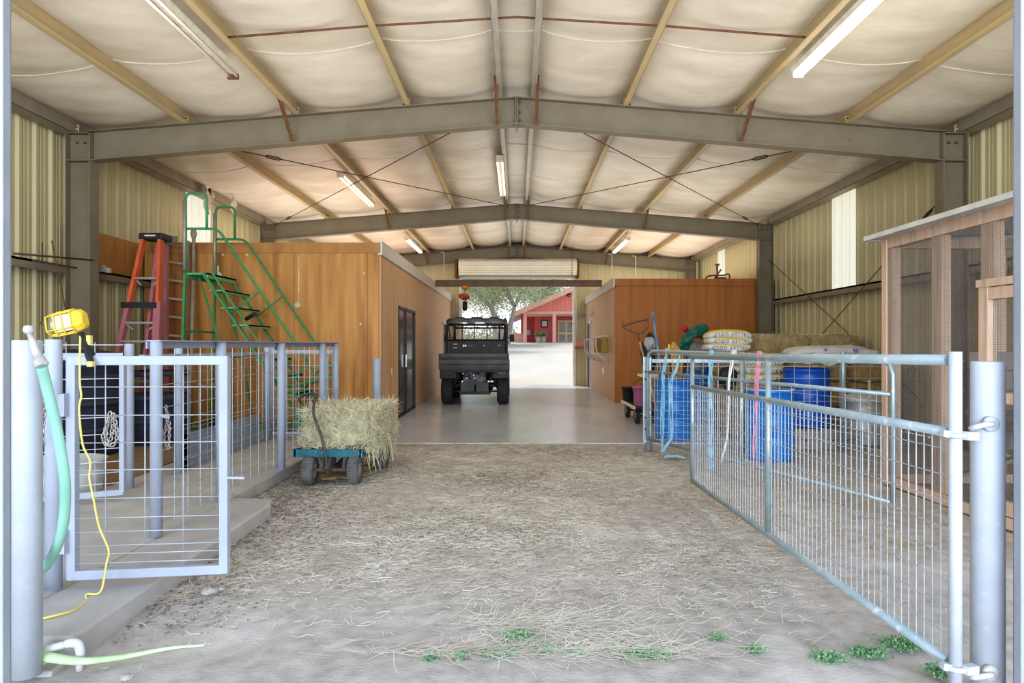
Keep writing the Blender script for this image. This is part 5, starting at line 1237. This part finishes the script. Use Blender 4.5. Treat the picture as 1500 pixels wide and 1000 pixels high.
for i,px in enumerate((789,796)):
    c=hp(px,501,HY+1.9); c.z=hz; q=thing('flower_planter','pale planter of flowers on the porch of the red house, %s the window'%('left of' if i==0 else 'under'),'planter',tuple(c),'porch planters')
    MB().lathe([(0,0),(.22,0),(.3,.75),(.26,.75),(0,.7)],c,14).build('pot','seam',q)
    mb=MB(); n=160; bs=np.array([c.x,c.y,c.z+.75])+RNG.normal(size=(n,3))*.05; mb.quads(strands(n,bs,unit(RNG.normal(size=(n,3))+np.array([0,0,.9])),.42,.09,.4)); tag(mb.build('foliage','leaf1',q),kind='stuff')
# trees
def tree(label,x,y,z0,h,spread,seed,mat,lean=0,n=5200,low=.25,leaf=.125):
    t=thing('tree',label,'tree',(x,y,z0),'trees beyond the back doorway'); r=random.Random(seed); mb=MB(); tips=[]
    def grow(p,d,L,rad,depth):
        pts=[p]; q=p.copy(); dd=d.copy()
        for k in range(4):
            dd=(dd+V(r.uniform(-.2,.2),r.uniform(-.2,.2),r.uniform(-.05,.12))).normalized(); q=q+dd*L/4; pts.append(q.copy())
        mb.tube(spline(pts,2),[rad*(1-.5*i/8) for i in range(9)],7,caps=False)
        if depth==0: tips.append(q); return
        if depth<=2: tips.append(pts[2])
        for k in range(3):
            a=r.uniform(0,6.28); e=r.uniform(.35,.95); nd=(dd*math.cos(e)+V(math.cos(a),math.sin(a),.15)*math.sin(e)).normalized(); grow(q,nd,L*r.uniform(.6,.8),rad*.55,depth-1)
    for k in range(2 if lean else 1):
        grow(V(x,y,z0-.1),V(lean*(1 if k==0 else -.8)+r.uniform(-.1,.1),r.uniform(-.1,.1),1).normalized(),h*.33,h*.03,3)
    mb.build('trunk','bark',t)
    T=np.array([tuple(p) for p in tips]); c=T[RNG.integers(0,len(T),n)]; off=RNG.normal(size=(n,3))*np.array([spread*.16,spread*.16,spread*.12]); b=c+off
    b[:,2]=np.maximum(b[:,2],z0+h*low*RNG.uniform(.7,1.3,n))
    m_=MB(); d=unit(RNG.normal(size=(n,3))); s_=unit(np.cross(d,RNG.normal(size=(n,3)))); L_=RNG.uniform(.6,1.3,(n,1))*leaf
    m_.quads(np.stack([b,b+d*L_*.5+s_*L_*.35,b+d*L_,b+d*L_*.5-s_*L_*.35],1)); tag(m_.build('foliage',mat,t),kind='stuff')
tree('large hazy green tree straight behind the parked vehicle',-4.2,50,1.1,10.5,7,1,'leaf1',n=34000)
tree('pale green tree with a forked trunk at the left corner of the red house',-.9,57,1.4,10.5,7,4,'leaf2',.32,n=34000,low=.3)
tree('sparse grey green tree rising behind the red house roof',1.9,84,1.6,12.0,8,5,'leaf2',n=12000,leaf=.24)
tree('small pale tree left of the vehicle beside the plywood room',-6.6,60,1.5,8,6,8,'leaf2',.2,n=14000,low=.2)
tree('distant olive tree between the vehicle and the forked tree',-2.4,84,1.6,12.5,9,9,'leaf1',n=16000,low=.16,leaf=.26)
mb=MB(); n=2500; b=np.stack([RNG.uniform(-16,0,n),RNG.uniform(88,92,n),1.5+np.abs(RNG.normal(size=n))*1.2],1); d=unit(RNG.normal(size=(n,3))); s_=unit(np.cross(d,RNG.normal(size=(n,3)))); L_=.32
mb.quads(np.stack([b,b+d*L_*.5+s_*L_*.4,b+d*L_,b+d*L_*.5-s_*L_*.4],1)); tag(mb.build('undergrowth','leaf1'),'distant pale undergrowth below the trees behind the house','undergrowth',None,'stuff')
# ================================================================== GROUND LITTER
def dens(x,y):
    """how thickly the hay lies"""
    d = .62+.45*np.sin(1.3*x+.8*y+1)*np.sin(.9*y-1.1*x)+.35*np.sin(2.7*x-1.9*y)
    fade = np.clip((y-2.9)/2.2,0,1)**1.3
    side = np.clip((2.15-x)/1.2,0.05,1)
    side2 = np.clip((x+2.05)/.4,.1,1)
    return np.clip(d,0.1,1)*fade*side*side2
def litter(n,x0,x1,y0,y1,ln,w,name,mat,label,cat,wt=None,zr=.014):
    x=RNG.uniform(x0,x1,n); y=y0+(y1-y0)*RNG.uniform(0,1,n)**1.0; keep=RNG.uniform(0,1,n)<(dens(x,y) if wt is None else wt(x,y)); x=x[keep];y=y[keep];m_=len(x)
    e=np.clip((9.6-y)/.8,0,1); z=e*(.012*np.sin(1.7*x+.6*y)+.01*np.sin(2.9*y-1.1*x)+.006*np.sin(6*x+4*y))-.012
    base=np.stack([x,y,z+RNG.uniform(.004,zr,m_)],1); a=RNG.uniform(0,2*np.pi,m_); d=np.stack([np.cos(a),np.sin(a),RNG.uniform(-.06,.10,m_)],1); d=unit(d)
    s_=np.stack([-np.sin(a),np.cos(a),RNG.uniform(-.5,.5,m_)],1); s_=unit(s_); L_=(RNG.uniform(.35,1.15,m_)*ln)[:,None]; bend=s_*L_*RNG.uniform(-.18,.18,(m_,1)); w_=s_*w/2*RNG.uniform(.6,1.3,(m_,1))
    p1=base+d*L_*.5+bend; p2=base+d*L_
    p1[:,2]=np.maximum(p1[:,2],z+.004); p2[:,2]=np.maximum(p2[:,2],z+.003)
    mb=MB(); mb.quads(np.concatenate([np.stack([base-w_,base+w_,p1+w_,p1-w_],1),np.stack([p1-w_,p1+w_,p2+w_*.6,p2-w_*.6],1)],0))
    return tag(mb.build(name,mat),label,cat,None,'stuff')
litter(150000,-2.4,2.6,2.6,9.74,.085,.0029,'loose_straw','straw','pale hay litter scattered over the dirt aisle floor','straw')
litter(9000,1.7,6,4.6,9.4,.11,.005,'loose_straw','hayoldstrand','brown hay litter on the dirt of the right pen','straw',lambda x,y:.5+0*x)
K['chaff']=M('dark chaff',(.17,.135,.10),(.25,.21,.16),20,.95,world=True)
def chw(x,y): 
    k=.5+.5*np.sin(2.2*x+1.1*y)*np.sin(1.7*y-.8*x+2); nearcurb=np.exp(-((x+2.2)/.5)**2)*1.2
    return np.clip((k**2*.8*np.clip((y-4)/2,0,1)*np.clip((2.0-x)/1.2,.2,1)+nearcurb*np.clip((y-3.2)/.8,0,1)),0,1)
litter(60000,-2.45,1.9,3.2,9.7,.022,.009,'dark_chaff','chaff','dark chaff and crumbs trodden into the aisle floor','chaff',chw,.010)
# combed hay wisps near the front
def wisp(cx_,cy_,sx_,sy_,n,ang):
    x=RNG.normal(cx_,sx_,n);y=RNG.normal(cy_,sy_,n);a=RNG.normal(ang,.5,n); d=unit(np.stack([np.cos(a),np.sin(a),RNG.uniform(-.02,.08,n)],1)); base=np.stack([x,y,RNG.uniform(.0,.02,n)],1)
    s_=unit(np.stack([-np.sin(a),np.cos(a),0*a],1)); L_=RNG.uniform(.08,.28,(n,1)); bend=s_*L_*RNG.uniform(-.15,.15,(n,1)); w_=s_*.0017; p1=base+d*L_*.5+bend;p2=base+d*L_; p1[:,2]=np.maximum(p1[:,2],.004);p2[:,2]=np.maximum(p2[:,2],.003)
    return np.concatenate([np.stack([base-w_,base+w_,p1+w_,p1-w_],1),np.stack([p1-w_,p1+w_,p2+w_*.6,p2-w_*.6],1)],0)
W=[wisp(.05,3.42,.22,.05,300,.3),wisp(.0,3.1,.35,.04,350,.1),wisp(.35,3.25,.18,.07,110,-.7),wisp(-.6,4.3,.4,.2,240,.2),wisp(.9,4.4,.5,.3,260,.2),wisp(-.2,3.9,.5,.2,200,.3),wisp(.5,3.08,.25,.04,120,.1),wisp(1.2,3.5,.3,.15,50,.2),wisp(-1.5,4.3,.3,.25,140,.6),wisp(-1.9,3.75,.25,.2,60,.4)]
mb=MB()
for q in W: mb.quads(q)
tag(mb.build('loose_straw','straw'),'combed wisps of pale hay on the bare dirt at the front','straw',None,'stuff')
# weeds
WL=[(762,932,.10,.07,70,'small clump of green weeds standing in the middle hay wisps'),(735,958,.09,.04,50,'small low weed patch left of the centre weeds'),(800,952,.10,.05,60,'weed patch just in front of the tallest centre weeds'),(846,958,.08,.04,50,'little weed patch between the centre and the wide patch'),
    (940,960,.16,.04,170,'wide flat patch of green weeds right of centre'),(1052,934,.06,.03,30,'tiny weed tuft beyond the wide patch'),(1105,952,.06,.03,30,'sparse tuft of weeds halfway to the gate'),(1212,963,.09,.05,90,'rounded weed patch near the gate, left one of a pair'),
    (1272,957,.10,.05,100,'rounded weed patch near the gate, right one of a pair'),(1320,943,.13,.07,150,'dense green weeds growing under the bottom rail of the near gate'),(1372,985,.05,.06,60,'weeds at the foot of the gate hinge post'),(632,964,.05,.02,25,'faint weed sprout farthest left'),(675,962,.04,.03,30,'grey green weed sprout left of the centre patch')]
for px,py,sx_,sy_,n,lab in WL:
    Y=1.4/((py-505)/1000); c=P(px,py,Y); n*=6
    b=np.stack([RNG.normal(c.x,sx_*.38,n),RNG.normal(c.y,sy_*.5,n),np.full(n,-.005)],1); d=unit(np.stack([RNG.normal(0,.8,n),RNG.normal(0,.8,n),RNG.uniform(.2,1,n)],1)); s_=unit(np.cross(d,RNG.normal(size=(n,3)))); L_=RNG.uniform(.008,.02,(n,1))
    b2=b+d*RNG.uniform(0,.022,(n,1)); mb=MB(); mb.quads(np.stack([b2,b2+d*L_*.5+s_*L_*.3,b2+d*L_,b2+d*L_*.5-s_*L_*.3],1)); tag(mb.build('weed_patch','weed'),lab,'weeds','weeds in the dirt at the front')
for px,py,r_,lab in ((305,868,.045,'pale lump of stone at the end of the walkway apron'),(322,864,.03,'smaller pale stone beside the lump near the apron'),(185,994,.025,'small stone at the bottom edge near the hose')):
    Y=1.4/((py-505)/1000); c=P(px,py,Y); tag(lump('stone',(c.x,c.y,r_*.25),(r_*1.15,r_*.9,r_*.5),'stone',px,n=14,rough=.25),lab,'stone','stones on the dirt')
c=P(520,704,7.0); tag(lump('dropped_hay',(-1.84,7.45,.012),(.28,.35,.03),'hayold',5,rough=.3),'brown hay heap on the ground under the cart','hay')
# ================================================================== LIGHT, CAMERA
w = bpy.data.worlds.new('sky'); SC.world = w; w.use_nodes = True; nt=w.node_tree; N=nt.nodes; L=nt.links; bg=N['Background']
tc=N.new('ShaderNodeTexCoord'); sp_=N.new('ShaderNodeSeparateXYZ'); L.new(tc.outputs['Generated'],sp_.inputs[0])
cr=N.new('ShaderNodeValToRGB'); cr.color_ramp.elements[0].position=0; cr.color_ramp.elements[0].color=(.93,.96,1,1); cr.color_ramp.elements[1].position=.6; cr.color_ramp.elements[1].color=(.50,.70,1,1); L.new(sp_.outputs[2],cr.inputs[0])
ns=N.new('ShaderNodeTexNoise'); ns.inputs['Scale'].default_value=3.5; ns.inputs['Detail'].default_value=6; L.new(tc.outputs['Generated'],ns.inputs['Vector'])
rg=N.new('ShaderNodeMapRange'); rg.inputs[1].default_value=.45; rg.inputs[2].default_value=.7; rg.inputs[4].default_value=.8; L.new(ns.outputs['Fac'],rg.inputs[0])
mx=N.new('ShaderNodeMix'); mx.data_type='RGBA'; mx.inputs[7].default_value=(1,1,1,1); L.new(rg.outputs[0],mx.inputs[0]); L.new(cr.outputs[0],mx.inputs[6]); L.new(mx.outputs[2],bg.inputs[0]); bg.inputs[1].default_value=SKY
def light(name,kind,loc,energy,color=(1,1,1),rot=None,size=None,sizey=None,direc=None):
    l=bpy.data.lights.new(name,kind); l.energy=energy; l.color=color
    if kind=='AREA':
        l.shape='RECTANGLE'; l.size=size; l.size_y=sizey
    o=bpy.data.objects.new(name,l); o.location=loc; COL.objects.link(o)
    if direc: o.rotation_euler=Vector(direc).to_track_quat('-Z','Y').to_euler()
    return o
s=light('sun','SUN',(0,40,30),SUN,(1,.95,.86),direc=(.16,-.42,-.90)); s.data.angle=.01
# added fill lamp behind the tripod standing in for yard daylight, and warm tubes
light('front_fill','AREA',(0,-6.5,2.6),FRONTFILL,(.80,.89,1),size=12,sizey=4.6,direc=(0,1,.06))
for x,y,z,ln,lit in LAMPS:
    light('tube_lamp','AREA',(x,y,z-.03),TUBE*(1 if lit else .6),(1,.9,.72),size=.12,sizey=ln*.95,direc=(0,0,-1))  # the unlit fixture gets one too, as added fill
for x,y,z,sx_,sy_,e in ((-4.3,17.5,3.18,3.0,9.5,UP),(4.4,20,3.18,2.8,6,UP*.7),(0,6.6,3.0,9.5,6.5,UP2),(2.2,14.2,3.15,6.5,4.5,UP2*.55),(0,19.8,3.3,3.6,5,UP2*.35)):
    light('roof_fill','AREA',(x,y,z),e,(1,.96,.88),size=sx_,sizey=sy_,direc=(0,0,1))  # added upward fill to brighten the roof, no fixtures hang here
cam=bpy.data.cameras.new('camera'); co=bpy.data.objects.new('camera',cam); COL.objects.link(co); co.location=(0,0,EYE); co.rotation_euler=(math.pi/2,0,0)
cam.sensor_width=36; cam.lens=24.0; cam.shift_x=-7/1500; cam.shift_y=5/1500; cam.clip_start=.05; cam.clip_end=500; SC.camera=co
SC.view_settings.view_transform='Standard'; SC.view_settings.look=LOOK; SC.view_settings.exposure=EXPO; SC.view_settings.gamma=1.0
cy=SC.cycles; cy.use_denoising=True; cy.denoiser='OPENIMAGEDENOISE'; cy.max_bounces=8; cy.diffuse_bounces=5; cy.glossy_bounces=3; cy.transparent_max_bounces=8; cy.caustics_reflective=False; cy.caustics_refractive=False; cy.sample_clamp_indirect=6
